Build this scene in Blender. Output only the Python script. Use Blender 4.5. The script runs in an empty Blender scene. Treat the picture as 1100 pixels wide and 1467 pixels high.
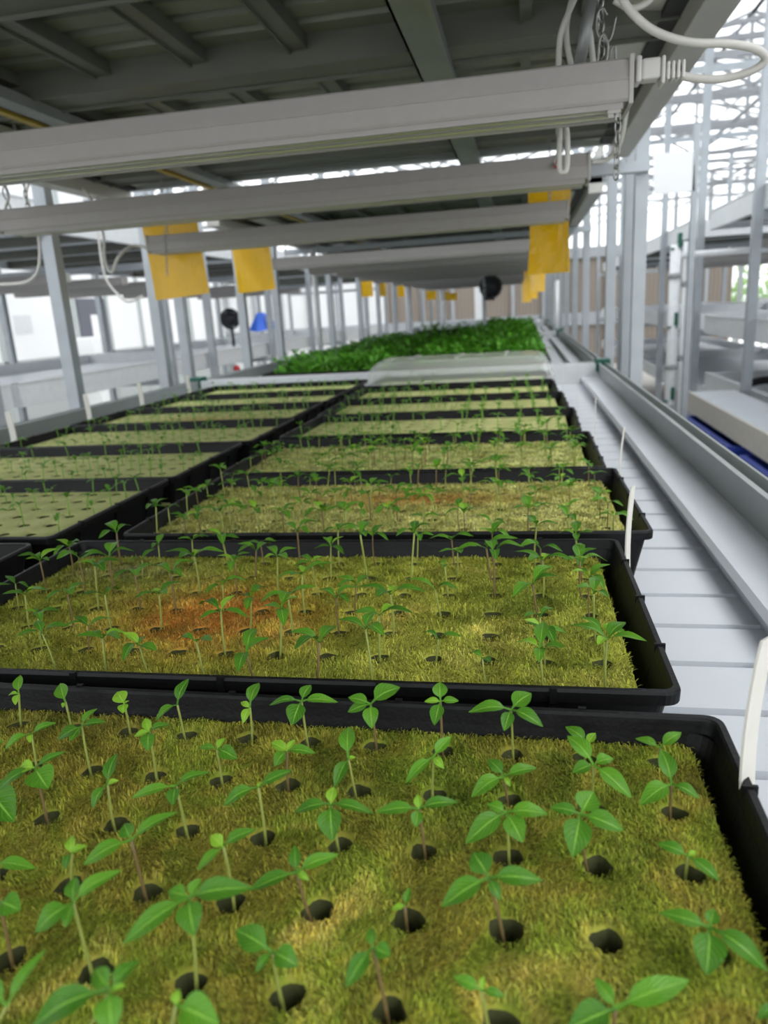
import bpy, bmesh, math, random
import numpy as np
from mathutils import Vector, Matrix, noise
random.seed(7)
rng = np.random.default_rng(11)
SC = bpy.context.scene
COL = SC.collection
Z0 = 1.10                     # working frame: z = 0 is the tray rim, floor is at -Z0
PI = math.pi
# ---------------------------------------------------------------- camera geometry (pinhole solved from the photo)
FPX = 1056.19
YAW, PITCH, ROLL = math.radians(11.2237), math.radians(-15.2148), math.radians(-3.5068)
H = 0.2116
def cam_axes():
    cy, sy, cp, sp = math.cos(YAW), math.sin(YAW), math.cos(PITCH), math.sin(PITCH)
    cr, sr = math.cos(ROLL), math.sin(ROLL)
    fwd = Vector((-sy*cp, cy*cp, sp)); right = Vector((cy, sy, 0)); up = right.cross(fwd)
    return right*cr + up*sr, -right*sr + up*cr, fwd
RX, UX, FW = cam_axes()
def ray(u, v): return RX*((u-550)/FPX) + UX*(-(v-733.5)/FPX) + FW
def onz(u, v, z): d = ray(u, v); return d*((z-H)/d.z) + Vector((0, 0, H))
def ony(u, v, y): d = ray(u, v); return d*(y/d.y) + Vector((0, 0, H))
def onx(u, v, x): d = ray(u, v); return d*(x/d.x) + Vector((0, 0, H))
# ---------------------------------------------------------------- materials
def srgb(r, g, b):
    f = lambda c: (c/255/12.92) if c/255 <= .04045 else ((c/255+.055)/1.055)**2.4
    return (f(r), f(g), f(b), 1)
def newmat(name):
    m = bpy.data.materials.new(name); m.use_nodes = True
    nt = m.node_tree; return m, nt, nt.nodes['Principled BSDF'], nt.nodes, nt.links
def mat(name, col, rough=.5, metal=0, noise_amt=.06, nscale=30, bump=0, bscale=200, spec=.5, coat=0):
    m, nt, p, N, L = newmat(name)
    tc = N.new('ShaderNodeTexCoord'); nz = N.new('ShaderNodeTexNoise'); nz.inputs['Scale'].default_value = nscale
    nz.inputs['Detail'].default_value = 4
    L.new(tc.outputs['Object'], nz.inputs['Vector'])
    mx = N.new('ShaderNodeMix'); mx.data_type = 'RGBA'
    c = srgb(*col); a = tuple(max(0, x*(1-noise_amt*2)) for x in c[:3])+(1,); b = tuple(min(1, x*(1+noise_amt*2)) for x in c[:3])+(1,)
    mx.inputs[6].default_value = a; mx.inputs[7].default_value = b
    L.new(nz.outputs['Fac'], mx.inputs[0]); L.new(mx.outputs[2], p.inputs['Base Color'])
    p.inputs['Roughness'].default_value = rough; p.inputs['Metallic'].default_value = metal
    p.inputs['Specular IOR Level'].default_value = spec
    p.inputs['Coat Weight'].default_value = coat
    if bump:
        n2 = N.new('ShaderNodeTexNoise'); n2.inputs['Scale'].default_value = bscale
        L.new(tc.outputs['Object'], n2.inputs['Vector'])
        bp = N.new('ShaderNodeBump'); bp.inputs['Strength'].default_value = bump; bp.inputs['Distance'].default_value = .001
        L.new(n2.outputs['Fac'], bp.inputs['Height']); L.new(bp.outputs['Normal'], p.inputs['Normal'])
    return m
M = {}
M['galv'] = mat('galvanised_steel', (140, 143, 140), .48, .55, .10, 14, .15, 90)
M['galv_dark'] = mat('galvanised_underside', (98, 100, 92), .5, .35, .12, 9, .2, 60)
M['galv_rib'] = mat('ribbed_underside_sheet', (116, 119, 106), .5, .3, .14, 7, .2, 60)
M['side_beam'] = mat('pale_side_beam', (186, 184, 178), .42, .25, .06, 14, .1, 90)
M['alu'] = mat('aluminium_profile', (158, 163, 161), .38, .4, .06, 20, .1, 120)
M['alu_floor'] = mat('white_bench_sheet', (214, 218, 224), .34, .05, .04, 9, .05, 80, .8)
M['groove'] = mat('sheet_groove', (120, 124, 128), .6, .1)
M['yellow_strip'] = mat('yellow_beam_edge', (176, 150, 60), .55)
M['post'] = mat('zinc_post', (165, 171, 176), .42, .4, .08, 16, .1, 100)
M['lamp_body'] = mat('lamp_housing_grey_white', (158, 154, 151), .5, 0, .03, 60)
M['lamp_cap'] = mat('lamp_end_cap', (170, 167, 163), .55)
M['diffuser'] = mat('lamp_diffuser_strip', (176, 180, 140), .22, 0, .04, 40, 0, 0, .6)
M['cable'] = mat('white_cable', (196, 194, 188), .5, 0, .05, 60)
M['plug'] = mat('white_plug', (205, 204, 200), .45)
M['chain'] = mat('steel_chain', (150, 150, 146), .3, .85)
M['black'] = mat('black_tray_plastic', (13, 13, 14), .46, 0, .25, 60, .25, 350, .28)
M['rubber_and_shade'] = mat('black_rubber_and_shade', (16, 16, 17), .6)
M['card'] = mat('yellow_sticky_card', (232, 182, 0), .3, 0, .06, 16, .2, 60, .4, .1)
M['tag'] = mat('white_plant_tag', (222, 219, 210), .5, 0, .04, 60)
M['tag_scribble'] = mat('pencil_marks', (190, 188, 182), .6)
M['pvc'] = mat('white_pvc', (236, 238, 240), .35)
M['green'] = mat('dark_green_fitting', (14, 92, 74), .4)
M['red'] = mat('red_plastic', (206, 46, 52), .45)
M['blue'] = mat('blue_tub', (32, 58, 150), .45, 0, .08, 20)
M['tarp'] = mat('blue_tarp', (38, 104, 226), .5)
M['white'] = mat('white_panel', (236, 237, 238), .5, 0, .02, 3)
M['offwhite'] = mat('offwhite_painted_steel', (216, 219, 221), .45, .1)
M['beige'] = mat('beige_side', (205, 200, 190), .6)
M['mullion'] = mat('grey_mullion', (170, 176, 176), .5)
M['doorgrey'] = mat('dark_grey_door', (96, 98, 108), .5)
M['roofbar'] = mat('greenhouse_bar', (166, 170, 174), .5, .2)
M['lattice'] = mat('galvanised_truss', (140, 143, 146), .5, .3)
M['concrete'] = mat('concrete_floor', (176, 172, 166), .8, 0, .12, 4, .3, 60)
M['orange'] = mat('orange_plastic', (226, 150, 60), .5)
M['dark'] = mat('dark_machine', (40, 42, 46), .5)
def glassy(name, col, alpha, rough=.1):
    m, nt, p, N, L = newmat(name)
    out = N['Material Output']; tr = N.new('ShaderNodeBsdfTransparent'); mx = N.new('ShaderNodeMixShader')
    tr.inputs[0].default_value = (1, 1, 1, 1)
    p.inputs['Base Color'].default_value = srgb(*col); p.inputs['Roughness'].default_value = rough
    mx.inputs[0].default_value = alpha
    L.new(tr.outputs[0], mx.inputs[1]); L.new(p.outputs[0], mx.inputs[2]); L.new(mx.outputs[0], out.inputs[0])
    return m
M['dome'] = glassy('clear_plastic', (232, 235, 233), .32, .15)
M['glass'] = glassy('greenhouse_glazing', (240, 243, 246), .14, .2)
def pad_mat():
    m, nt, p, N, L = newmat('brown_cooling_pad')
    tc = N.new('ShaderNodeTexCoord'); w = N.new('ShaderNodeTexWave'); w.inputs['Scale'].default_value = 4.2
    w.inputs['Distortion'].default_value = 1.5; L.new(tc.outputs['Object'], w.inputs['Vector'])
    r = N.new('ShaderNodeValToRGB'); r.color_ramp.elements[0].color = srgb(126, 116, 106); r.color_ramp.elements[1].color = srgb(152, 142, 132)
    L.new(w.outputs['Fac'], r.inputs[0]); L.new(r.outputs[0], p.inputs['Base Color']); p.inputs['Roughness'].default_value = .9
    return m
M['pad'] = pad_mat()
# --- leaves: veins from the leaf's own UVs, random tone per plant
def leaf_mat(name, c1, c2, vein, trans=.22):
    m, nt, p, N, L = newmat(name)
    out = N['Material Output']
    uv = N.new('ShaderNodeUVMap'); sep = N.new('ShaderNodeSeparateXYZ'); L.new(uv.outputs[0], sep.inputs[0])
    def math_(op, a, b=None, c=None):
        n = N.new('ShaderNodeMath'); n.operation = op
        for i, x in enumerate((a, b, c)):
            if x is None: continue
            if isinstance(x, (int, float)): n.inputs[i].default_value = x
            else: L.new(x, n.inputs[i])
        return n.outputs[0]
    s = math_('ABSOLUTE', math_('SUBTRACT', sep.outputs[0], .5))
    mid = math_('LESS_THAN', s, .028)
    ph = math_('SUBTRACT', math_('MULTIPLY', sep.outputs[1], 44), math_('MULTIPLY', s, 34))
    side = math_('POWER', math_('MAXIMUM', math_('SINE', ph), 0), 8)
    v = math_('MAXIMUM', mid, math_('MULTIPLY', side, .42))
    oi = N.new('ShaderNodeObjectInfo'); nz = N.new('ShaderNodeTexNoise'); nz.inputs['Scale'].default_value = 90
    tc = N.new('ShaderNodeTexCoord'); L.new(tc.outputs['Object'], nz.inputs['Vector'])
    f = math_('ADD', math_('MULTIPLY', oi.outputs['Random'], .6), math_('MULTIPLY', nz.outputs['Fac'], .4))
    a = N.new('ShaderNodeMix'); a.data_type = 'RGBA'; a.inputs[6].default_value = srgb(*c1); a.inputs[7].default_value = srgb(*c2)
    L.new(f, a.inputs[0])
    b = N.new('ShaderNodeMix'); b.data_type = 'RGBA'; L.new(a.outputs[2], b.inputs[6]); b.inputs[7].default_value = srgb(*vein)
    L.new(math_('MULTIPLY', v, .8), b.inputs[0])
    L.new(b.outputs[2], p.inputs['Base Color']); p.inputs['Roughness'].default_value = .36
    p.inputs['Specular IOR Level'].default_value = .3
    bp = N.new('ShaderNodeBump'); bp.inputs['Strength'].default_value = .5; bp.inputs['Distance'].default_value = .0016; bp.invert = True
    L.new(v, bp.inputs['Height']); L.new(bp.outputs[0], p.inputs['Normal'])
    t = N.new('ShaderNodeBsdfTranslucent'); L.new(b.outputs[2], t.inputs[0])
    mx = N.new('ShaderNodeMixShader'); mx.inputs[0].default_value = trans
    L.new(p.outputs[0], mx.inputs[1]); L.new(t.outputs[0], mx.inputs[2]); L.new(mx.outputs[0], out.inputs[0])
    return m
M['leaf'] = leaf_mat('pepper_leaf', (52, 108, 26), (106, 166, 42), (150, 200, 84))
M['leaf_young'] = leaf_mat('pepper_young_leaf', (116, 172, 40), (150, 200, 56), (186, 220, 104))
M['leaf_dense'] = leaf_mat('bushy_leaf', (50, 116, 24), (98, 162, 44), (124, 180, 66))
M['hole_shade'] = mat('dark_fibre_hole_shade', (62, 66, 26), .8, 0, .2, 300)  # planting-hole walls: dark green fibre with the shade inside the holes painted in
M['stem'] = mat('green_stem', (150, 160, 78), .5, 0, .12, 60)
M['stem_brown'] = mat('purplish_stem', (124, 104, 66), .5, 0, .12, 60)
# --- growing medium
def moss_mat(name, cols, orange=None, scale=18, tone=True, pale=None):
    """cols: four sRGB colours by patch; orange: list of (x, y, radius_x, radius_y, strength, colour) stains in the sheet's own frame"""
    m, nt, p, N, L = newmat(name)
    tc = N.new('ShaderNodeTexCoord')
    n1 = N.new('ShaderNodeTexNoise'); n1.inputs['Scale'].default_value = scale; n1.inputs['Detail'].default_value = 5; n1.inputs['Roughness'].default_value = .6
    n1.inputs['Distortion'].default_value = .6
    L.new(tc.outputs['Object'], n1.inputs['Vector'])
    r = N.new('ShaderNodeValToRGB'); cr = r.color_ramp
    pos = [.30, .45, .56, .70]
    cr.elements[0].position = pos[0]; cr.elements[0].color = srgb(*cols[0])
    cr.elements[1].position = pos[3]; cr.elements[1].color = srgb(*cols[3])
    for i in (1, 2):
        e = cr.elements.new(pos[i]); e.color = srgb(*cols[i])
    L.new(n1.outputs['Fac'], r.inputs[0]); cur = r.outputs[0]
    for (ox, oy, rx, ry, st, oc) in (orange or []):
        mp = N.new('ShaderNodeMapping'); mp.inputs['Location'].default_value = (-ox/rx, -oy/ry, 0); mp.inputs['Scale'].default_value = (1/rx, 1/ry, 0)
        L.new(tc.outputs['Object'], mp.inputs['Vector'])
        g = N.new('ShaderNodeTexGradient'); g.gradient_type = 'QUADRATIC_SPHERE'; L.new(mp.outputs[0], g.inputs[0])
        n2 = N.new('ShaderNodeTexNoise'); n2.inputs['Scale'].default_value = 45; L.new(tc.outputs['Object'], n2.inputs['Vector'])
        mu = N.new('ShaderNodeMath'); mu.operation = 'MULTIPLY'; L.new(g.outputs['Fac'], mu.inputs[0]); L.new(n2.outputs['Fac'], mu.inputs[1])
        m3 = N.new('ShaderNodeMath'); m3.operation = 'MULTIPLY'; m3.use_clamp = True; L.new(mu.outputs[0], m3.inputs[0]); m3.inputs[1].default_value = st*3.4
        x = N.new('ShaderNodeMix'); x.data_type = 'RGBA'; L.new(m3.outputs[0], x.inputs[0]); L.new(cur, x.inputs[6]); x.inputs[7].default_value = srgb(*oc)
        cur = x.outputs[2]
    if tone:
        at = N.new('ShaderNodeAttribute'); at.attribute_name = 'tone'
        n3 = N.new('ShaderNodeMix'); n3.data_type = 'RGBA'; n3.blend_type = 'MULTIPLY'; n3.inputs[0].default_value = 1
        L.new(cur, n3.inputs[6]); L.new(at.outputs['Color'], n3.inputs[7]); cur = n3.outputs[2]
    L.new(cur, p.inputs['Base Color']); p.inputs['Roughness'].default_value = .85; p.inputs['Specular IOR Level'].default_value = .15
    if not tone:
        n4 = N.new('ShaderNodeTexNoise'); n4.inputs['Scale'].default_value = 420; n4.inputs['Detail'].default_value = 3
        mp = N.new('ShaderNodeMapping'); mp.inputs['Scale'].default_value = (1, .35, 1); mp.inputs['Rotation'].default_value = (0, 0, .5)
        L.new(tc.outputs['Object'], mp.inputs[0]); L.new(mp.outputs[0], n4.inputs['Vector'])
        bp = N.new('ShaderNodeBump'); bp.inputs['Strength'].default_value = .9; bp.inputs['Distance'].default_value = .0015
        L.new(n4.outputs['Fac'], bp.inputs['Height']); L.new(bp.outputs[0], p.inputs['Normal'])
    return m
# ---------------------------------------------------------------- mesh builder
ORG = {}
def org(o):
    return ORG.get(o.name, Vector((0, 0, 0))) if o else Vector((0, 0, 0))
class MB:
    def __init__(s): s.v = []; s.f = []; s.sm = []; s.mi = []; s.uv = {}
    def add(s, vs, fs, smooth=False, mi=0):
        b = len(s.v); s.v += [tuple(x) for x in vs]
        for f in fs: s.f.append(tuple(b+i for i in f)); s.sm.append(smooth); s.mi.append(mi)
        return b
    def box(s, x0, x1, y0, y1, z0, z1, mi=0, bev=0):
        if bev:
            bm = bmesh.new(); bmesh.ops.create_cube(bm, size=1)
            for v in bm.verts:
                v.co = Vector(((x0+x1)/2+v.co.x*(x1-x0), (y0+y1)/2+v.co.y*(y1-y0), (z0+z1)/2+v.co.z*(z1-z0)))
            bmesh.ops.bevel(bm, geom=bm.edges[:], offset=bev, segments=2, affect='EDGES', profile=.5)
            bm.verts.index_update(); s.add([v.co[:] for v in bm.verts], [[v.index for v in f.verts] for f in bm.faces], False, mi); bm.free(); return
        s.add([(x0,y0,z0),(x1,y0,z0),(x1,y1,z0),(x0,y1,z0),(x0,y0,z1),(x1,y0,z1),(x1,y1,z1),(x0,y1,z1)],
              [(3,2,1,0),(4,5,6,7),(0,1,5,4),(1,2,6,5),(2,3,7,6),(3,0,4,7)], False, mi)
    def obox(s, c, size, rotm, mi=0):
        vs = []
        for dz in (-.5, .5):
            for dx, dy in ((-.5,-.5),(.5,-.5),(.5,.5),(-.5,.5)):
                vs.append(Vector(c) + rotm @ Vector((dx*size[0], dy*size[1], dz*size[2])))
        s.add(vs, [(3,2,1,0),(4,5,6,7),(0,1,5,4),(1,2,6,5),(2,3,7,6),(3,0,4,7)], False, mi)
    def prism(s, prof, a0, a1, axis='Y', mi=0, smooth=False, caps=True):
        n = len(prof); P = (lambda a, q: (q[0], a, q[1])) if axis == 'Y' else (lambda a, q: (a, q[0], q[1]))
        vs = [P(a0, q) for q in prof] + [P(a1, q) for q in prof]
        fs = [(i, (i+1) % n, n+(i+1) % n, n+i) for i in range(n)]
        if caps: fs += [tuple(range(n))[::-1], tuple(range(n, 2*n))]
        s.add(vs, fs, smooth, mi)
    def bar(s, p, q, w, mi=0):
        p = Vector(p); q = Vector(q); d = (q-p); l = d.length
        rm = d.to_track_quat('Z', 'Y').to_matrix()
        s.obox((p+q)/2, (w, w, l), rm, mi)
    def tube(s, pts, r, n=8, mi=0, caps=True):
        pts = [Vector(p) for p in pts]; m = len(pts); rs = r if isinstance(r, (list, tuple)) else [r]*m
        vs = []; prev = None
        for i, p in enumerate(pts):
            t = (pts[min(i+1, m-1)]-pts[max(i-1, 0)]).normalized()
            if prev is None:
                a = Vector((0,0,1)) if abs(t.z) < .9 else Vector((1,0,0)); u = t.cross(a).normalized()
            else: u = (prev - t*prev.dot(t)).normalized()
            prev = u; w = t.cross(u)
            for k in range(n):
                an = 2*PI*k/n; vs.append(p + u*(math.cos(an)*rs[i]) + w*(math.sin(an)*rs[i]))
        fs = [(i*n+k, i*n+(k+1) % n, (i+1)*n+(k+1) % n, (i+1)*n+k) for i in range(m-1) for k in range(n)]
        if caps: fs += [tuple(range(n))[::-1], tuple((m-1)*n+k for k in range(n))]
        s.add(vs, fs, True, mi)
    def build(s, name, mats, parent=None, origin=None):
        o_ = org(parent) if parent else (Vector(origin) if origin is not None else Vector((0, 0, 0)))
        me = bpy.data.meshes.new(name)
        me.from_pydata([(v[0]-o_.x, v[1]-o_.y, v[2]-o_.z) for v in s.v], [], s.f)
        if not isinstance(mats, (list, tuple)): mats = [mats]
        for m in mats: me.materials.append(m)
        me.polygons.foreach_set('use_smooth', s.sm); me.polygons.foreach_set('material_index', s.mi)
        if s.uv:
            ul = me.uv_layers.new(name='UVMap')
            for li, lp in enumerate(me.loops):
                ul.data[li].uv = s.uv.get(lp.vertex_index, (.5, .5))
        me.update()
        o = bpy.data.objects.new(name, me); COL.objects.link(o)
        if parent: o.parent = parent; ORG[o.name] = org(parent)
        else:
            o.location = o_; ORG[o.name] = o_.copy()
        return o
def tag(o, label=None, cat=None, group=None, kind=None):
    if label: o['label'] = label
    if cat: o['category'] = cat
    if group: o['group'] = group
    if kind: o['kind'] = kind
    return o
def thing(name, loc, label, cat, group=None):
    o = bpy.data.objects.new(name, None); COL.objects.link(o); o.location = loc; o.empty_display_size = .02
    ORG[o.name] = Vector(loc); tag(o, label, cat, group); return o
def dup(root, loc, rz=0, label=None, group=None, sc=None):
    r = root.copy(); COL.objects.link(r); r.location = loc; r.rotation_euler = (0, 0, rz)
    if sc: r.scale = (sc, sc, sc)
    if label: r['label'] = label
    if group: r['group'] = group
    for ch in root.children:
        c = ch.copy(); COL.objects.link(c); c.parent = r
        for g in ch.children:
            d = g.copy(); COL.objects.link(d); d.parent = c
    return r
def structure(o): o['kind'] = 'structure'; return o
def bez(P, n=12):
    """smooth curve through points"""
    P = [Vector(p) for p in P]; out = []
    for i in range(len(P)-1):
        p0 = P[max(i-1, 0)]; p1 = P[i]; p2 = P[i+1]; p3 = P[min(i+2, len(P)-1)]
        for k in range(n):
            t = k/n
            out.append(.5*((2*p1)+(p2-p0)*t+(2*p0-5*p1+4*p2-p3)*t*t+(3*p1-p0-3*p2+p3)*t**3))
    out.append(P[-1]); return out
ORD = ['zero', 'first', 'second', 'third', 'fourth', 'fifth', 'sixth', 'seventh', 'eighth', 'ninth', 'tenth', 'eleventh', 'twelfth', 'thirteenth', 'fourteenth']
# ================================================================ THE BENCHES
XL, XR = -1.2, .25      # inner faces of the bench rims
def bench(y0, y1, label, pitch=.0715, ph=.914, z=0., x0=XL, x1=XR, detail=True, name='rolling_bench'):
    t = thing(name, ((x0+x1)/2, (y0+y1)/2, z-.105), label, 'bench', 'rolling metal benches')
    # ribbed floor sheet: shallow grooves running across the bench
    prof = []; y = y0+.02; zf = z-.068
    ys = []
    k = math.floor((y0-ph)/pitch)
    while ph+k*pitch < y1-.03:
        yy = ph+k*pitch; k += 1
        if yy > y0+.03: ys.append(yy)
    m = MB(); top = [(y0+.012, zf)]
    for yy in ys: top += [(yy-.0045, zf), (yy-.0034, zf-.009), (yy+.0034, zf-.009), (yy+.0045, zf)]
    top += [(y1-.012, zf)]
    prof = top + [(y1-.012, zf-.013), (y0+.012, zf-.013)]
    m.prism(prof[::-1], x0+.045, x1-.045, 'X'); m.build('floor_sheet', M['alu_floor'], t)
    # ledges either side
    for s, nm in ((1, x1), (-1, x0)):
        m = MB(); X = lambda a: nm - s*a
        pr = [(X(.052), z-.068), (X(.060), z-.049), (X(.054), z-.045), (X(0), z-.045), (X(0), z-.098), (X(.052), z-.098)]
        if s < 0: pr = pr[::-1]
        m.prism(pr, y0+.012, y1-.012); m.build('side_ledge', M['alu_floor'], t)
        m = MB()
        pr = [(X(0), z-.098), (X(0), z-.003), (X(.003), z), (X(-.003), z+.001), (X(-.004), z-.012), (X(-.019), z-.012), (X(-.021), z+.001), (X(-.026), z), (X(-.026), z-.105), (X(0), z-.105)]
        if s < 0: pr = pr[::-1]
        m.prism(pr, y0, y1); m.build('rim', M['alu'], t)
    for yy in (y0, y1-.012):
        m = MB(); m.box(x0, x1, yy, yy+.012, z-.1, z-.002, 0, .001); m.build('end_plate', M['offwhite'], t)
    m = MB()
    for a, b in ((x0-.03, x0), (x1, x1+.03)):
        m.box(a-.010, b+.008, y1-.014, y1+.05, z-.03, z+.012, 0, .003)
        m.build('corner_clamp', M['green'], t); m = MB()
    return t
bench(-.40, 2.64, 'ribbed white metal bench in the foreground carrying the trays of thin seedlings')
bench(2.70, 5.70, 'second metal bench behind the foreground one, carrying bushy green trays', ph=2.75)
bench(5.76, 8.76, 'third metal bench in the row, behind the long bushy trays', ph=5.8)
bench(8.82, 11.8, 'farthest metal bench of the middle row, its end nearest the brown pad wall', ph=8.9)
# ---------------- upper benches (seen from below)
def upper(y0, y1, cross, label, detail=True, x0=XL-.03, x1=.285):
    zb = .575
    t = thing('overhead_bench', ((x0+x1)/2, (y0+y1)/2, zb), label, 'bench', 'overhead benches with dark ribbed undersides')
    # ribbed sheet
    m = MB(); zs = .652; p = []; y = y0+.03; pt = .0715
    while y+pt < y1-.02:
        p += [(y, zs), (y+pt*.62, zs), (y+pt*.70, zs+.017), (y+pt*.93, zs+.017)]
        y += pt
    p += [(y1-.02, zs)]
    q = [(a, b+.003) for a, b in p][::-1]
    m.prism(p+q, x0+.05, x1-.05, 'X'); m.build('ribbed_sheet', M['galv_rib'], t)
    # side box beams, inner shoulder
    for s, X in ((1, x1), (-1, x0)):
        m = MB(); a = X-s*.05
        m.box(min(a, X), max(a, X), y0, y1, zb, zb+.105, 0, .002)
        m.box(min(X-s*.006, X), max(X-s*.006, X), y0, y1, zb+.1, zb+.18)
        m.build('side_beam', M['side_beam'], t)
        m = MB(); a, b = X-s*.078, X-s*.135
        pr = [(a, zb+.07), (a, zb+.045), (b, zb+.052), (b, zb+.07)]
        if s < 0: pr = pr[::-1]
        m.prism(pr, y0+.02, y1-.02); m.build('inner_shoulder', M['side_beam'], t)
        m = MB(); m.box(*sorted((X-s*.050, X-s*.078)), y0+.02, y1-.02, zb+.035, zb+.07); m.build('gap_shade_strip', M['rubber_and_shade'], t)  # black strip standing in for the shadow in the gap beside the beam
    for yy in (y0, y1-.02):
        m = MB(); m.box(x0, x1, yy, yy+.02, zb+.034, zb+.12); m.build('end_plate', M['alu'], t)
    for c in cross:
        m = MB()
        m.box(x0+.05, x1-.05, c-.042, c+.042, .612, .652)
        m.box(x0+.05, x1-.05, c-.047, c-.042, .607, .652); m.box(x0+.05, x1-.05, c+.042, c+.047, .607, .652)
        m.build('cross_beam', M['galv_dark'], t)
    for X in (-.88, -.705, -.53, -.355, .01, .10):
        m = MB(); w = .014 if X < 0 else .007
        m.box(X-w, X+w, y0+.02, y1-.02, .630, .652)
        m.box(X-w-.004, X-w, y0+.02, y1-.02, .626, .652)
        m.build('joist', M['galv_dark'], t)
    return t
cr1 = [.42, .955, 1.365, 2.10]
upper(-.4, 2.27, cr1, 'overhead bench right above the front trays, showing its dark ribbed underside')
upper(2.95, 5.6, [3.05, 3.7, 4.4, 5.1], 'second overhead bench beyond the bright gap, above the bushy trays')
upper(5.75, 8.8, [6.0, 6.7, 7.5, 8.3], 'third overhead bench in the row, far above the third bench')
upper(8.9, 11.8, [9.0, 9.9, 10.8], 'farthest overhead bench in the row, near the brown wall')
# ---------------- rack frame: posts, rails under the benches
def post_mb(x, y, z0, z1, w=.045):
    m = MB(); t = .003; h = w/2
    # open C-section post with lips
    pr = [(-h, -h), (h, -h), (h, h), (h*.55, h), (h*.55, h-t), (h-t, h-t), (h-t, -h+t), (-h+t, -h+t), (-h+t, h-t), (-h*.55, h-t), (-h*.55, h), (-h, h)]
    vs = [(x+a, y+b, z0) for a, b in pr]+[(x+a, y+b, z1) for a, b in pr]; n = len(pr)
    m.add(vs, [(i, (i+1) % n, n+(i+1) % n, n+i) for i in range(n)]+[tuple(range(n))[::-1], tuple(range(n, 2*n))])
    return m
rack = thing('rack_frame', (-.45, 5, -Z0), 'galvanised rack of upright posts holding the middle row of benches', 'rack')
for y in (-.35, 2.38, 2.60, 3.12, 4.3, 5.2, 6.2, 7.2, 8.3, 9.5, 10.7, 11.7):
    post_mb(.335, y, -Z0, 1.30, .036).build('post', M['post'], rack)
for y in (-.35, 1.97, 2.54, 2.74, 3.39, 3.9, 5.05, 6.0, 6.8, 7.7, 8.8, 9.8, 10.8, 11.7):
    post_mb(-1.285, y, -Z0, 1.30, .036).build('post', M['post'], rack)
for X in (-.88, -.145):
    m = MB(); m.box(X-.028, X+.028, -.35, 11.75, .600, .6055); m.box(X-.028, X-.024, -.35, 11.75, .600, .611); m.box(X+.022, X+.031, -.35, 11.75, .592, .611)
    o = m.build('runner_beam', [M['galv'], M['yellow_strip']], rack)
for y in (-.3, 2.30, 4.15, 5.95, 8.05, 10.65):
    m = MB(); m.box(-1.30, .35, y+.03, y+.065, .545, .573); m.build('cross_rail', M['post'], rack)
    m = MB(); m.box(-1.30, .35, y+.03, y+.065, -.145, -.108); m.build('cross_rail', M['post'], rack)
m = MB(); m.box(-.932, -.917, 1.2, 11, .597, .612); tag(m.build('runner_edge', M['yellow_strip'], rack), 'yellow painted beam edge')
# ================================================================ TRAYS
def rrect(hx, hy, r, z, n=5):
    pts = []
    for cx, cy, a0 in ((hx-r, hy-r, 0), (-hx+r, hy-r, PI/2), (-hx+r, -hy+r, PI), (hx-r, -hy+r, 1.5*PI)):
        for k in range(n+1):
            a = a0 + PI/2*k/n; pts.append((cx+r*math.cos(a), cy+r*math.sin(a), z))
    return pts
def tray_mesh():
    m = MB(); D = -.0655
    rings = [(.2495, .120, .012, D), (.2510, .1215, .012, D+.003), (.2640, .1345, .011, -.008), (.2700, .1402, .0095, -.0085), (.2703, .1405, .0095, -.002), (.2693, .1397, .0085, 0),
             (.2664, .1367, .007, 0), (.2654, .1357, .0055, -.0015), (.2540, .1245, .0045, D+.006), (.2505, .121, .004, D+.0025)]
    vs = []; k = 0
    for (hx, hy, r, z) in rings:
        q = rrect(hx, hy, r, z); n = len(q); vs += q
    fs = [(i*n+j, i*n+(j+1) % n, (i+1)*n+(j+1) % n, (i+1)*n+j) for i in range(len(rings)-1) for j in range(n)]
    fs.append(tuple(range(n))[::-1]); fs.append(tuple((len(rings)-1)*n+j for j in range(n)))
    m.add(vs, fs, False)
    # vertical stiffening ribs on the outer walls and small notches on the lip
    for x in (-.2, -.1, 0, .1, .2):
        for s in (-1, 1):
            m.bar((x, s*.1355, -.012), (x, s*.123, -.060), .004)
            m.box(x-.002, x+.002, s*.1405-.0012 if s > 0 else -.1417, .1417 if s > 0 else -.1405+.0012, -.009, .0006)
    for y in (-.08, 0, .08):
        for s in (-1, 1):
            m.bar((s*.265, y, -.012), (s*.2525, y, -.060), .004)
            m.box(*sorted((s*.2645, s*.2712)), y-.0008, y+.0008, -.006, .0009)
    me = m.build('tray_proto', M['black'])
    data = me.data; bpy.data.objects.remove(me); return data
TRAY = tray_mesh()
PX, PY, NX, NY = .0368, .0382, 14, 7
FZ = -.016
HX, HY = .256, .129
HOLE_R = .0063
random.seed(3)
JIT = {(i, j): (random.uniform(-.0006, .0006), random.uniform(-.0006, .0006), random.uniform(.9, 1.1)) for i in range(NX) for j in range(NY)}
def hole_xy(i, j):   # i: column from the right, j: row from the back; in the sheet's frame
    return ((NX-1)/2*PX - i*PX + JIT[i, j][0], (NY-1)/2*PY - j*PY + JIT[i, j][1])
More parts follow.
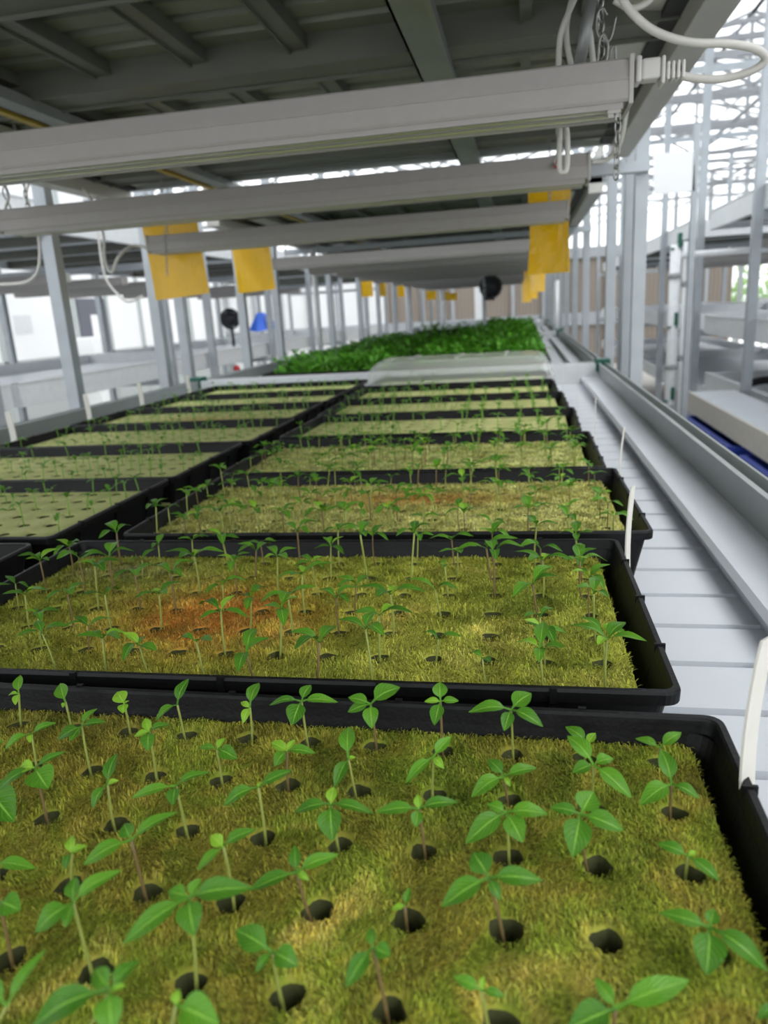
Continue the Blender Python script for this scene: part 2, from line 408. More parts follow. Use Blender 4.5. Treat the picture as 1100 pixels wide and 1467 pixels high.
def foam_mesh():
    m = MB(); n = 16; bot = -.030
    mx = HX-(NX-1)/2*PX; my = HY-(NY-1)/2*PY
    for i in range(NX):
        for j in range(NY):
            cx, cy = hole_xy(i, j); g = ((NX-1)/2*PX-i*PX, (NY-1)/2*PY-j*PY)
            xa = g[0]-PX/2 if i < NX-1 else g[0]-mx; xb = g[0]+PX/2 if i > 0 else g[0]+mx
            ya = g[1]-PY/2 if j < NY-1 else g[1]-my; yb = g[1]+PY/2 if j > 0 else g[1]+my
            r = HOLE_R*JIT[i, j][2]; sq = []; ring = []; mid = []; low = []
            for k in range(n):
                a = 2*PI*(k+.5)/n; c, s = math.cos(a), math.sin(a)
                rr = r*(1+.10*math.sin(3*a+i*1.7+j)+.06*math.sin(5*a+i))
                ring.append((cx+c*rr, cy+s*rr, -.0012)); mid.append((cx+c*rr*1.55, cy+s*rr*1.55, 0)); low.append((cx+c*rr*.9, cy+s*rr*.9, bot))
            # square boundary: 16 points, 4 per side with corners
            for k in range(n):
                a = 2*PI*k/n + PI/4
                q = k//4; f = (k % 4)/4
                cs = [(xb, yb), (xa, yb), (xa, ya), (xb, ya)]
                p0 = cs[q]; p1 = cs[(q+1) % 4]
                sq.append((p0[0]+(p1[0]-p0[0])*f, p0[1]+(p1[1]-p0[1])*f, 0))
            # align ring index so that ring k is near angle of square k (corner at 45 degrees)
            sh = n//8
            rg = [ring[(k+sh) % n] for k in range(n)]; md = [mid[(k+sh) % n] for k in range(n)]; lw = [low[(k+sh) % n] for k in range(n)]
            vs = sq+md+rg+lw
            fs = []
            for L_ in range(3):
                for k in range(n):
                    fs.append((L_*n+k, L_*n+(k+1) % n, (L_+1)*n+(k+1) % n, (L_+1)*n+k))
            m.add(vs, fs, True)
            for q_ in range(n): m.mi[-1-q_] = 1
    # side walls of the sheet
    def edge(p, q):
        m.add([(p[0], p[1], 0), (q[0], q[1], 0), (q[0], q[1], bot), (p[0], p[1], bot)], [(0, 3, 2, 1)])
    edge((-HX, -HY), (HX, -HY)); edge((HX, -HY), (HX, HY)); edge((HX, HY), (-HX, HY)); edge((-HX, HY), (-HX, -HY))
    o = m.build('foam_proto', [M['black'], M['hole_shade']]); d = o.data; bpy.data.objects.remove(o); return d
FOAM = foam_mesh()
def moss_mesh(n, length, width, seed):
    """short algae fibres lying on the sheet, clumped into tufts, kept off the planting holes"""
    r = np.random.default_rng(seed)
    x = r.uniform(-HX, HX, n); y = r.uniform(-HY, HY, n)
    gx = np.clip(np.round(((NX-1)/2*PX-x)/PX), 0, NX-1); gy = np.clip(np.round(((NY-1)/2*PY-y)/PY), 0, NY-1)
    d = np.hypot(x-((NX-1)/2*PX-gx*PX), y-((NY-1)/2*PY-gy*PY)); k = d > HOLE_R*1.06
    x, y, d = x[k], y[k], d[k]; n = len(x)
    def fld(s, a, b):
        rr = np.random.default_rng(s); z = np.zeros(n)
        for i in range(7):
            f = rr.uniform(a, b); th = rr.uniform(0, 6.28); z += np.sin((x*np.cos(th)+y*np.sin(th))*f+rr.uniform(0, 6.28))
        return z
    ang = fld(seed+1, 40, 140)*1.1 + r.normal(0, 1.05, n) + .4
    hgt = fld(seed+2, 150, 420); hh = .0006+.0005*hgt.clip(-1.5, 2.5)/2
    L = length*r.uniform(.5, 1.3, n); el = np.abs(r.normal(.35, .32, n))
    el = np.where(d < HOLE_R*1.8, el+.35, el)
    hx_ = x-((NX-1)/2*PX-gx[k]*PX); hy_ = y-((NY-1)/2*PY-gy[k]*PY)
    inward = (np.cos(ang)*hx_+np.sin(ang)*hy_) < 0
    flip = inward & (d < HOLE_R+L*.9); ang = np.where(flip, ang+PI, ang)
    dx = np.cos(ang)*np.cos(el)*L; dy = np.sin(ang)*np.cos(el)*L; dz = np.sin(el)*L*.9+.0002
    w = width*r.uniform(.6, 1.3, n)/2; px = -np.sin(ang)*w; py = np.cos(ang)*w
    z = np.maximum(hh, .0002)
    V = np.empty((n, 5, 3))
    mx_, my_, mz = x+dx*.55, y+dy*.55, z+dz*.75+.0002
    V[:, 0] = np.stack([x+px, y+py, z-.0006], 1); V[:, 1] = np.stack([x-px, y-py, z-.0006], 1)
    V[:, 2] = np.stack([mx_-px*.9, my_-py*.9, mz], 1); V[:, 3] = np.stack([mx_+px*.9, my_+py*.9, mz], 1)
    V[:, 4] = np.stack([x+dx, y+dy, z+dz*.8], 1)
    me = bpy.data.meshes.new('moss')
    me.vertices.add(n*5); me.vertices.foreach_set('co', V.reshape(-1).astype(np.float32))
    base = (np.arange(n)*5)[:, None]
    li = np.concatenate([base+np.array([0, 1, 2, 3]), base+np.array([3, 2, 4])], 1).reshape(-1)
    me.loops.add(n*7); me.loops.foreach_set('vertex_index', li.astype(np.int32))
    me.polygons.add(n*2)
    ls = np.stack([np.arange(n)*7, np.arange(n)*7+4], 1).reshape(-1); me.polygons.foreach_set('loop_start', ls.astype(np.int32))
    at = me.attributes.new('tone', 'FLOAT_COLOR', 'POINT')
    t = (r.uniform(.38, 1.62, n) + .10*fld(seed+5, 90, 260)/1.5).clip(.3, 1.8)
    c = np.ones((n, 5, 4)); wr = r.uniform(.92, 1.08, n)
    c[:, :, 0] = (t*wr)[:, None]; c[:, :, 1] = t[:, None]; c[:, :, 2] = (t*r.uniform(.6, 1.25, n))[:, None]
    at.data.foreach_set('color', c.reshape(-1).astype(np.float32))
    me.update(calc_edges=True); me.validate()
    return me
MOSS_FINE = moss_mesh(230000, .0034, .00040, 1)
MOSS_MID = moss_mesh(110000, .0036, .00052, 2)
MOSS_COARSE = moss_mesh(50000, .0036, .0008, 3)
for d in (MOSS_FINE, MOSS_MID, MOSS_COARSE): d.materials.append(M['black'])
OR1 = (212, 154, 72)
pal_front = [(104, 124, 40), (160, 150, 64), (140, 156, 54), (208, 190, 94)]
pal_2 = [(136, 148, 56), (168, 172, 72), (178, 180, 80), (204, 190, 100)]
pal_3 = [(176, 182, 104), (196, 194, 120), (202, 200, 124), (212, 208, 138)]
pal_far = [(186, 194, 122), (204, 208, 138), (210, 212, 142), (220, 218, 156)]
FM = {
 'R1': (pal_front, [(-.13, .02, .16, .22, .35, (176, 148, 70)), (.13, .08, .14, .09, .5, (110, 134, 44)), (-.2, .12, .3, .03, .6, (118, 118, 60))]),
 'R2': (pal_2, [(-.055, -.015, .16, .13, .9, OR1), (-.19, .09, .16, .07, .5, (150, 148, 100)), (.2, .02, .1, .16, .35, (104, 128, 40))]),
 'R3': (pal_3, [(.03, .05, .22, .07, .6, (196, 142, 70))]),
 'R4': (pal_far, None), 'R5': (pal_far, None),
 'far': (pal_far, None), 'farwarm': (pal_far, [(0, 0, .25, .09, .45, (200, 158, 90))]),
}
trays = {}
def tray(key, x, y, rz, label, flabel, pal, moss=None, foff=(-.005, .001), z=0):
    t = bpy.data.objects.new('seedling_tray', TRAY); COL.objects.link(t); t.location = (x, y, z); t.rotation_euler = (0, 0, rz)
    tag(t, label, 'tray', 'black plastic seedling trays')
    if flabel is None: return
    f = bpy.data.objects.new('growing_foam_sheet', FOAM); COL.objects.link(f)
    o = Matrix.Rotation(rz, 3, 'Z') @ Vector((foff[0], foff[1], FZ)); f.location = Vector((x, y, z))+o; f.rotation_euler = (0, 0, rz)
    tag(f, flabel, 'growing medium', 'fibrous growing sheets in the trays')
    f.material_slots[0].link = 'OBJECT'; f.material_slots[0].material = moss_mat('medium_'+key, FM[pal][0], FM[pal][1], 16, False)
    if moss:
        g = bpy.data.objects.new('moss', moss); COL.objects.link(g); g.parent = f; g['kind'] = 'stuff'
        g.material_slots[0].link = 'OBJECT'; g.material_slots[0].material = moss_mat('moss_'+key, FM[pal][0], FM[pal][1], 16, True)
    trays[key] = (Vector((x, y, z))+o, rz)
def tl(pos): return f'black plastic tray holding thin seedlings, {pos}'
def fl(c, pos): return f'{c} sheet with round planting holes, inside {pos}'
RT = [('R1', -.1725, .227, -.012), ('R2', -.186, .5246, .005), ('R3', -.153, .826, .0068), ('R4', -.164, 1.118, -.0057),
      ('R5', -.1715, 1.42, -.021), ('R6', -.178, 1.705, 0), ('R7', -.187, 1.992, 0), ('R8', -.19, 2.30, 0)]
CL = ['shaggy olive and yellow-green', 'shaggy yellow-green orange-stained', 'pale olive faintly orange', 'pale yellow-green', 'pale yellow-green', 'pale yellow-green', 'pale yellow-green', 'pale yellow-green']
for i, (k, x, y, r) in enumerate(RT):
    pos = ['nearest the camera at the bottom of the photo', 'second from the front in the right column', 'third from the front in the right column', 'fourth from the front in the right column',
           'fifth from the front in the right column', 'sixth from the front in the right column', 'seventh from front, right column, before the covered one', 'last in the right column, under the clear cover'][i]
    fp = ['the nearest tray', 'the second right-hand tray', 'the third right-hand tray', 'the fourth right-hand tray', 'the fifth right-hand tray', 'the sixth right-hand tray', 'the seventh right-hand tray', 'the covered tray'][i]
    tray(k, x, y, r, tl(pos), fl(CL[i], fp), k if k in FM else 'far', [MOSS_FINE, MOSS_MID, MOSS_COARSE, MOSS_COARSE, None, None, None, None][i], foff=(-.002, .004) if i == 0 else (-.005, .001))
LT = [('L2', -.773, .515, 0), ('L3', -.767, .815, -.004), ('L4', -.765, 1.100, .008), ('L5', -.756, 1.392, 0), ('L6', -.768, 1.68, 0), ('L7', -.765, 1.965, 0), ('L8', -.765, 2.252, 0)]
for i, (k, x, y, r) in enumerate(LT):
    pos = ['only its corner showing at the left photo edge', 'second of the left column, cut by the photo edge', 'third in the left column, reaching the photo edge', 'fourth in the left column, below a white tag',
           'fifth in the left column with the warmest coloured sheet', 'sixth in the left column', 'last of the left column before the white bench end'][i]
    fp = ['the corner tray at the left photo edge', 'the second left-hand tray', 'the third left-hand tray', 'the fourth left-hand tray', 'the fifth left-hand tray', 'the sixth left-hand tray', 'the last left-hand tray'][i]
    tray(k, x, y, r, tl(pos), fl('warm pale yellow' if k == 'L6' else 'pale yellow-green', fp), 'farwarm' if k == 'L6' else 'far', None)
# second bench: bushy trays
far_trays = []
for i in range(10):
    y = 2.98+.2885*i*.97; far_trays.append((-.17, y)); tray(f'S{i}', -.17, y, 0, f'black tray of bushy dark green plants, {ORD[i+1]} behind the clear cover on the right', None, None)
for i in range(9):
    y = 2.93+.2885*i*.97; far_trays.append((-.74, y)); tray(f'T{i}', -.74, y, 0, f'black tray of bushy dark green plants, {ORD[i+1]} behind the white bench end on the left', None, None)
for i in range(6):
    y = 6.6+.29*i; far_trays.append((-.16, y)); tray(f'U{i}', -.16, y, 0, f'black tray of green plants on the third bench, {ORD[i+1]} from its front', None, None)
far_trays.append((-.75, 7.5)); tray('V', -.75, 7.5, 0, 'single black tray of green plants standing alone far down the third bench', None, None)
# ================================================================ SEEDLINGS
def leaf_geo(m, base, tip, wr, up=Vector((0, -.45, .9)), arch=.14, fold=.22, petiole=.14, nl=9, rnd=None):
    base = Vector(base); tip = Vector(tip); d = tip-base; Ln = d.length
    if Ln < 1e-5: return
    dn = d/Ln; n = up - dn*up.dot(dn)
    if n.length < .05: n = Vector((1, 0, 0)).cross(dn)
    n.normalize(); sd = dn.cross(n).normalized()
    W = Ln*wr*.5; vs = []; uvs = []
    ks = (-1, -.5, 0, .5, 1)
    tw = (rnd or random).uniform(-.25, .25)
    for i in range(nl+1):
        t = i/nl
        c = base + d*t + n*(arch*Ln*math.sin(PI*min(1, t*1.05))*(1-t*.35))
        if t < petiole: w = .045*Ln*.5+.0002
        else:
            q = (t-petiole)/(1-petiole); w = W*(math.sin(PI*q**.72)**.85 if 0 < q < 1 else 0)+.00012
        a = tw*t; s2 = sd*math.cos(a)+n*math.sin(a); n2 = n*math.cos(a)-sd*math.sin(a)
        for s in ks:
            rip = .03*W*math.sin(t*22+abs(s)*2)*abs(s)
            vs.append(c + s2*(s*w) + n2*(abs(s)*fold*w + rip - .25*fold*w)); uvs.append((.5+s*.5, t))
    fs = [(i*5+k, i*5+k+1, (i+1)*5+k+1, (i+1)*5+k) for i in range(nl) for k in range(4)]
    b = m.add(vs, fs, True)
    for i, u in enumerate(uvs): m.uv[b+i] = u
def stem_geo(m, base, apex, r0=.0009, r1=.0007, bow=.0):
    b = Vector(base); a = Vector(apex); pts = []
    for i in range(7):
        t = i/6; p = b.lerp(a, t); p = p + Vector((bow*math.sin(PI*t), 0, 0)); pts.append(p)
    m.tube(pts, [r0+(r1-r0)*i/6 for i in range(7)], 6)
NSEED = 0
def ordw(j, i):
    return f'{["back row", "second row from back", "third row from back", "fourth row from back", "fifth row from back", "sixth row from back", "front row"][j]}, {ORD[i+1]} hole from right'
CAT = {  # nearest tray: (row, col): (apex pixel), [(leaf tip pixel, width ratio)], brown stem?
 (0,0): ((945,1072), [(910,1058,.32),(976,1049,.36)], 1),
 (0,1): ((841,1066), [(810,1041,.42),(853,1050,.5),(826,1075,.5)], 0),
 (0,2): ((732,1017), [(671,1020,.28),(761,993,.62),(778,1041,.36),(722,1047,.48)], 0),
 (0,3): ((631,1005), [(630,977,.62),(608,1005,.36),(657,1004,.38),(622,1039,.5)], 1),
 (0,4): ((531,1009), [(499,999,.42),(498,1020,.42),(573,984,.52),(533,1044,.55)], 1),
 (0,5): ((432,1005), [(386,1010,.2),(418,1039,.66),(445,981,.5),(484,1006,.26)], 0),
 (0,6): ((358,1014), [(371,978,.36),(348,1036,.46),(345,1006,.42)], 0),
 (0,7): ((254,1010), [(270,972,.36),(223,1033,.32)], 0),
 (0,8): ((178,1008), [(168,991,.8),(176,1022,.8),(185,1004,.4)], 0),
 (0,9): ((94,1006), [(86,979,.5),(90,1014,.7)], 0),
 (0,10): ((27,994), [(29,967,.42),(22,1010,.6),(12,996,.34)], 0),
 (1,0): ((962,1124), [(947,1073,.42),(916,1153,.42),(1002,1144,.36)], 1),
 (1,1): ((850,1096), [(813,1054,.4),(820,1107,.55),(879,1087,.52),(905,1143,.36)], 0),
 (1,2): ((722,1113), [(699,1088,.48),(675,1142,.36),(769,1100,.3),(731,1127,.4)], 1),
 (1,3): ((621,1085), [(646,1055,.36),(581,1122,.28),(636,1101,.45)], 0),
 (1,4): ((499,1087), [(499,1041,.42),(479,1127,.36),(509,1085,.5)], 0),
 (1,5): ((411,1076), [(388,1064,.5),(393,1098,.6),(452,1079,.3),(423,1060,.42)], 1),
 (1,6): ((311,1073), [(285,1072,.32),(340,1087,.5),(323,1057,.5)], 0),
 (1,7): ((214,1048), [(192,1055,.36),(212,1076,.6),(243,1038,.36),(208,1029,.5)], 0),
 (1,8): ((117,1041), [(82,1060,.5),(151,1034,.3),(100,1062,.7),(139,1015,.3)], 0),
 (1,9): ((45,1052), [(7,1073,.28),(80,1035,.26),(43,1064,.6)], 0),
 (1,10): ((-22,1070), [(5,1062,.4),(-50,1080,.4)], 0),
 (2,0): ((986,1227), [(941,1208,.36),(1032,1263,.34),(997,1220,.5)], 0),
 (2,1): ((832,1167), [(850,1134,.8),(820,1228,.55),(788,1156,.36),(893,1190,.4)], 1),
 (2,2): ((725,1164), [(785,1166,.36),(749,1207,.6),(698,1152,.55),(667,1208,.36)], 0),
 (2,3): ((600,1159), [(539,1163,.26),(656,1149,.26),(595,1185,.6),(598,1138,.5)], 1),
 (2,4): ((474,1152), [(476,1205,.62),(421,1164,.3),(534,1165,.22),(478,1127,.55)], 0),
 (2,5): ((370,1128), [(418,1103,.26),(320,1154,.3),(373,1120,.5)], 0),
 (2,6): ((252,1126), [(188,1143,.2),(247,1154,.6),(301,1106,.22)], 0),
 (2,7): ((154,1124), [(167,1079,.36),(132,1159,.4),(170,1118,.4)], 0),
 (2,8): ((50,1100), [(69,1130,.85),(93,1077,.22),(27,1102,.7),(-4,1132,.3)], 1),
 (2,9): ((-15,1132), [(20,1177,.6),(12,1118,.35)], 0),
 (3,0): ((1016,1329), [(1012,1397,.62),(1100,1391,.32),(945,1307,.3),(1023,1302,.62)], 1),
 (3,2): ((700,1258), [(678,1221,.75),(632,1299,.36),(777,1261,.3),(717,1290,.42)], 1),
 (3,3): ((580,1298), [(587,1271,.34),(561,1303,.4)], 1),
 (3,4): ((425,1250), [(485,1224,.26),(356,1276,.26),(422,1211,.42),(443,1261,.4)], 1),
 (3,5): ((320,1213), [(282,1247,.3),(366,1188,.3),(302,1197,.62)], 0),
 (3,6): ((188,1204), [(119,1239,.3),(254,1163,.22),(178,1180,.72)], 1),
 (3,7): ((103,1222), [(92,1246,.45),(125,1212,.42),(103,1197,.52)], 0),
 (3,8): ((-3,1240), [(51,1244,.28),(-20,1210,.5)], 0),
 (4,1): ((882,1445), [(988,1404,.26),(852,1401,.42),(813,1474,.5)], 1),
 (4,2): ((690,1419), [(650,1399,.36),(724,1428,.32),(692,1398,.4)], 0),
 (4,3): ((534,1358), [(495,1414,.36),(560,1369,.75),(531,1329,.45)], 1),
 (4,4): ((390,1364), [(338,1332,.5),(427,1384,.66),(366,1393,.36)], 0),
 (4,5): ((271,1286), [(278,1341,.62),(176,1352,.25),(360,1271,.3),(288,1258,.52),(241,1277,.6)], 0),
 (4,6): ((105,1294), [(50,1335,.5),(94,1329,.6),(108,1256,.52),(174,1246,.25)], 0),
 (4,7): ((0,1292), [(29,1304,.8),(-32,1300,.4)], 1),
 (4,0): ((1110,1440), [(1150,1430,.3),(1085,1460,.4)], 0),
 (5,5): ((252,1440), [(314,1468,.6),(256,1417,.7)], 0),
 (5,6): ((158,1418), [(46,1470,.3),(136,1388,.62),(199,1376,.42),(161,1480,.66),(180,1412,.4)], 0),
 (5,7): ((10,1442), [(66,1359,.2),(-20,1400,.4)], 0),
}
def seed_label(d, where, j, i): return f'{d} seedling, {where}, {ordw(j, i)}'
R1o, R1r = trays['R1']
for (j, i), (ap, leaves, br) in CAT.items():
    random.seed(100+j*20+i)
    hx, hy = hole_xy(i, j); hp = R1o + Matrix.Rotation(R1r, 3, 'Z') @ Vector((hx, hy, 0))
    base = hp + Vector((0, 0, -.022))
    apex = ony(ap[0], ap[1], hp.y + random.uniform(-.004, .003))
    if apex.z < hp.z+.006: apex.z = hp.z+.006
    root = thing('pepper_seedling', hp, seed_label(('purple-stemmed ' if br else 'green-stemmed ')+ORD_N[len(leaves)] if False else (('purple-stemmed' if br else 'green-stemmed')+f' {["", "one", "two", "three", "four", "five"][len(leaves)]}-leaved'), 'nearest tray', j, i), 'seedling', 'pepper seedlings in the foam holes')
    NSEED += 1
    m = MB(); stem_geo(m, base, apex, .0008, .0006, random.uniform(-.0015, .0015)); m.build('stem', M['stem_brown'] if br else M['stem'], root)
    order = sorted(leaves, key=lambda q: math.hypot(q[0]-ap[0], q[1]-ap[1]))
    for q in leaves:
        # the leaf lies in a plane through the apex that rises away from the camera
        a = math.radians(random.uniform(26, 40)); nrm = Vector((0, -math.sin(a), math.cos(a)))
        dr = ray(q[0], q[1]); o = Vector((0, 0, H)); t = (apex-o).dot(nrm)/dr.dot(nrm); tip = o+dr*t
        v = tip-apex
        small = math.hypot(q[0]-ap[0], q[1]-ap[1]) < 26
        m = MB(); leaf_geo(m, apex, tip, min(1.0, q[2]*1.12), arch=random.uniform(.12, .26), fold=random.uniform(.25, .5), petiole=.10 if small else .16, nl=12)
        m.build('leaf', M['leaf_young'] if small else M['leaf'], root)
# prototypes for the other trays
def proto(n, seed, h):
    random.seed(seed)
    root = thing('pepper_seedling', (0, 0, 0), 'x', 'seedling', 'pepper seedlings in the foam holes')
    lean = Vector((random.uniform(-.006, .006), random.uniform(-.005, .005), 0)); apex = Vector((0, 0, h))+lean
    m = MB(); stem_geo(m, (0, 0, -.02), apex, .0009, .0007, random.uniform(-.003, .003)); m.build('stem', M['stem'] if seed % 3 else M['stem_brown'], root)
    for k in range(n):
        a = k*PI + (PI/2 if k >= 2 else 0) + random.uniform(-.35, .35); L = random.uniform(.017, .024) if k < 2 else random.uniform(.012, .021)
        el = random.uniform(-.25, .35) if k < 2 else random.uniform(-.1, .8)
        tip = apex + Vector((math.cos(a)*math.cos(el)*L, math.sin(a)*math.cos(el)*L, math.sin(el)*L))
        m = MB(); leaf_geo(m, apex, tip, .34 if k < 2 else .5, up=Vector((0, 0, 1)), arch=random.uniform(.1, .28), fold=.3, nl=8)
        m.build('leaf', M['leaf'] if k < 3 else M['leaf_young'], root)
    return root
PR = [proto(n, 50+k, h*.84) for k, (n, h) in enumerate([(2, .030), (3, .034), (4, .032), (4, .040), (3, .026), (4, .036), (2, .022), (5, .038), (4, .030), (3, .042)])]
PN = [2, 3, 4, 4, 3, 4, 2, 5, 4, 3]; PHt = ['short', 'short', 'upright', 'tall', 'short', 'upright', 'tiny', 'tall', 'short', 'tall']
PB = [(50+k) % 3 == 0 for k in range(10)]
MISS2 = {(1,9),(0,13),(2,10),(3,12),(4,3),(5,2),(5,8),(2,5),(3,4),(1,12),(5,12)}
used = set()
low = []   # seedlings beyond the first 300 go to one mass
def place(key, where, cap=300, miss=(), skipfn=None, sc=1.0):
    global NSEED
    o, r = trays[key]
    for j in reversed(range(NY)):
        for i in range(NX):
            random.seed(hash((key, j, i)) & 0xffff if False else (ord(key[0])*7+int(key[1])*131+j*17+i*5))
            if (j, i) in miss or random.random() < (.10 if key[0] == 'R' and int(key[1]) < 5 else .42): continue
            hx, hy = hole_xy(i, j); p = o + Matrix.Rotation(r, 3, 'Z') @ Vector((hx, hy, 0))
            pr = random.randrange(10); rz = random.uniform(0, 2*PI); s = random.uniform(.72, 1.12)*sc
            if NSEED >= cap or key[0] == 'L' or int(key[1]) > 4: low.append((p, rz, s, pr)); continue
            lab = seed_label(f'{PHt[pr]} {["", "one", "two", "three", "four", "five"][PN[pr]]}-leaved', where, j, i)
            if pr not in used:
                used.add(pr); q = PR[pr]; q.location = p; q.rotation_euler = (0, 0, rz); q.scale = (s, s, s); q['label'] = lab
            else: dup(PR[pr], p, rz, lab, None, s)
            NSEED += 1
place('R2', 'second right tray', miss=MISS2, sc=1.1)
place('R3', 'third right tray')
place('R4', 'fourth right tray')
for k in ('R5', 'R6', 'R7', 'R8', 'L2', 'L3', 'L4', 'L5', 'L6', 'L7', 'L8'): place(k, '')
for i, q in enumerate(PR):
    if i not in used:
        for c in list(q.children): bpy.data.objects.remove(c)
        bpy.data.objects.remove(q)
m = MB()
for (p, rz, s, pr) in low:
    random.seed(int(p.x*1e4)*31+int(p.y*1e4)); h = (.016+.012*random.random())*s*1.0
    ap = p+Vector((random.uniform(-.004, .004), random.uniform(-.004, .004), h))
    m.tube([p+Vector((0, 0, -.015)), p.lerp(ap, .5), ap], .0009, 4)
    for k in range(4):
        a = rz+k*PI/2+random.uniform(-.3, .3); L = random.uniform(.010, .017)*s; el = random.uniform(-.2, .6)
        leaf_geo(m, ap, ap+Vector((math.cos(a)*math.cos(el)*L, math.sin(a)*math.cos(el)*L, math.sin(el)*L)), .42, up=Vector((0, 0, 1)), nl=4, arch=.2)
tag(m.build('pepper_seedlings', M['leaf']), 'many thin green seedlings in the more distant foreground trays and the whole left column', 'seedlings', None, 'stuff')
# bushy plants on the far trays
m = MB(); random.seed(5)
for (x, y) in far_trays:
    near = y < 4; n = 620 if near else (380 if y < 6 else 200)
    for k in range(n):
        a = random.uniform(0, 6.28); L = random.uniform(.022, .04)*(1 if near else 1.25); el = random.uniform(-.5, .9)
        lf = x < -.5; bx, by = x+random.uniform(-.245, .225 if lf else .245), y+random.uniform(-.09 if (lf and y < 3) else -.122, .122)
        hz = .028+.032*noise.noise(Vector((bx*9, by*9, 2)))+random.uniform(-.045, .03)-(.012 if lf else 0)
        b = Vector((bx, by, max(-.005, hz)))
        leaf_geo(m, b, b+Vector((math.cos(a)*math.cos(el)*L, math.sin(a)*math.cos(el)*L, math.sin(el)*L)), .55, up=Vector((0, 0, 1)), nl=3, arch=.2, petiole=.05)
    for k in range(60):
        bx, by = x+random.uniform(-.25, .25), y+random.uniform(-.13, .13)
        m.tube([(bx, by, -.05), (bx, by, .02)], .0012, 4)
for (x, y) in far_trays:
    m.box(x-.255, x+.255, y-.125, y+.125, -.045, -.02)
tag(m.build('bushy_seedlings', M['leaf_dense']), 'dense mass of bushy dark green leafy plants filling the far trays', 'plants', None, 'stuff')
blob_later = True
# ================================================================ humidity dome
dt = thing('propagation_dome', (-.19, 2.30, 0), 'clear ribbed plastic cover over the last tray of the right column', 'tray cover')
m = MB(); rings = [(.277, .147, .02, 0.002), (.272, .142, .02, .004), (.262, .132, .03, .045), (.245, .115, .04, .062), (.235, .105, .04, .066)]
vs = []
for (hx, hy, r, z) in rings: q = [(a-.19, b+2.30, c) for a, b, c in rrect(hx, hy, r, z)]; n = len(q); vs += q
m.add(vs, [(i*n+j, i*n+(j+1) % n, (i+1)*n+(j+1) % n, (i+1)*n+j) for i in range(len(rings)-1) for j in range(n)]+[tuple((len(rings)-1)*n+j for j in range(n))])
o = m.build('shell', M['dome'], dt)

m = MB()
for x in (-.33, -.19, -.05): m.box(x-.006, x+.006, 2.20, 2.40, .0665, .070, 0, .001)
m.build('top_rib', M['dome'], dt)
m = MB(); m.tube([Vector(q)+Vector((-.19, 2.30, 0)) for q in rrect(.277, .147, .02, .003)]+[Vector(rrect(.277, .147, .02, .003)[0])+Vector((-.19, 2.30, 0))], .0025, 6); m.build('lip', M['dome'], dt)
# ================================================================ plant tags
def ptag(x, y, h, w, label, lean=0, yaw=0., bow=.004):
    m = MB(); n = 10; th = .0006; vs = []
    cy, sy = math.cos(yaw), math.sin(yaw)
    for i in range(n+1):
        t = i/n; z = -.045+(h+.045)*t; off = lean*(t-.4)+bow*math.sin(PI*t)
        ww = w/2*(1 if t > .35 else .55+.45*t/.35)
        if t > .96: ww = w/2*.82
        for s, q in ((-1, 0), (1, 0), (1, 1), (-1, 1)):
            lx = s*ww; ly = q*th*2+off
            vs.append((x+lx*cy-ly*sy, y+lx*sy+ly*cy, z))
    fs = [(i*4+k, i*4+(k+1) % 4, (i+1)*4+(k+1) % 4, (i+1)*4+k) for i in range(n) for k in range(4)]+[(0, 3, 2, 1), (n*4, n*4+1, n*4+2, n*4+3)]
    m.add(vs, fs)
    o = m.build('plant_tag', M['tag'], None, (x, y, 0)); tag(o, label, 'plant tag', 'white plastic plant tags'); return o
ptag(.1005, .309, .069, .0115, 'widest white plant tag at right photo edge, tucked beside the nearest tray', .0, .80, .004)
ptag(.0885, .62, .060, .009, 'white plant tag wedged between the second and third right-hand trays', .0, 1.05, .003)
ptag(.120, .926, .059, .006, 'slim white plant tag at the third right-hand tray\'s rear corner', .0, 1.25)
ptag(.1085, 1.172, .066, .006, 'thin white plant tag standing beside the fourth right-hand tray', 0, 1.45, .001)
ptag(.1075, 1.532, .062, .006, 'thin white plant tag standing beside the fifth right-hand tray', 0, 1.45, .001)
ptag(.095, 1.86, .06, .006, 'farthest faint white tag right of the right column, before the cover', 0, 1.45, .001)
ptag(-1.043, 1.35, .058, .016, 'leftmost white plant tag, at the left edge of the photo', 0, -.15)
ptag(-1.049, 1.643, .06, .014, 'second white tag from the left, beside the fifth left-hand tray', 0, -.15)
ptag(-1.043, 1.897, .061, .014, 'third white tag from the left, beside the sixth left-hand tray', 0, -.15)
ptag(-1.043, 2.202, .055, .014, 'fourth white tag from the left, by the white bench end', 0, -.15)
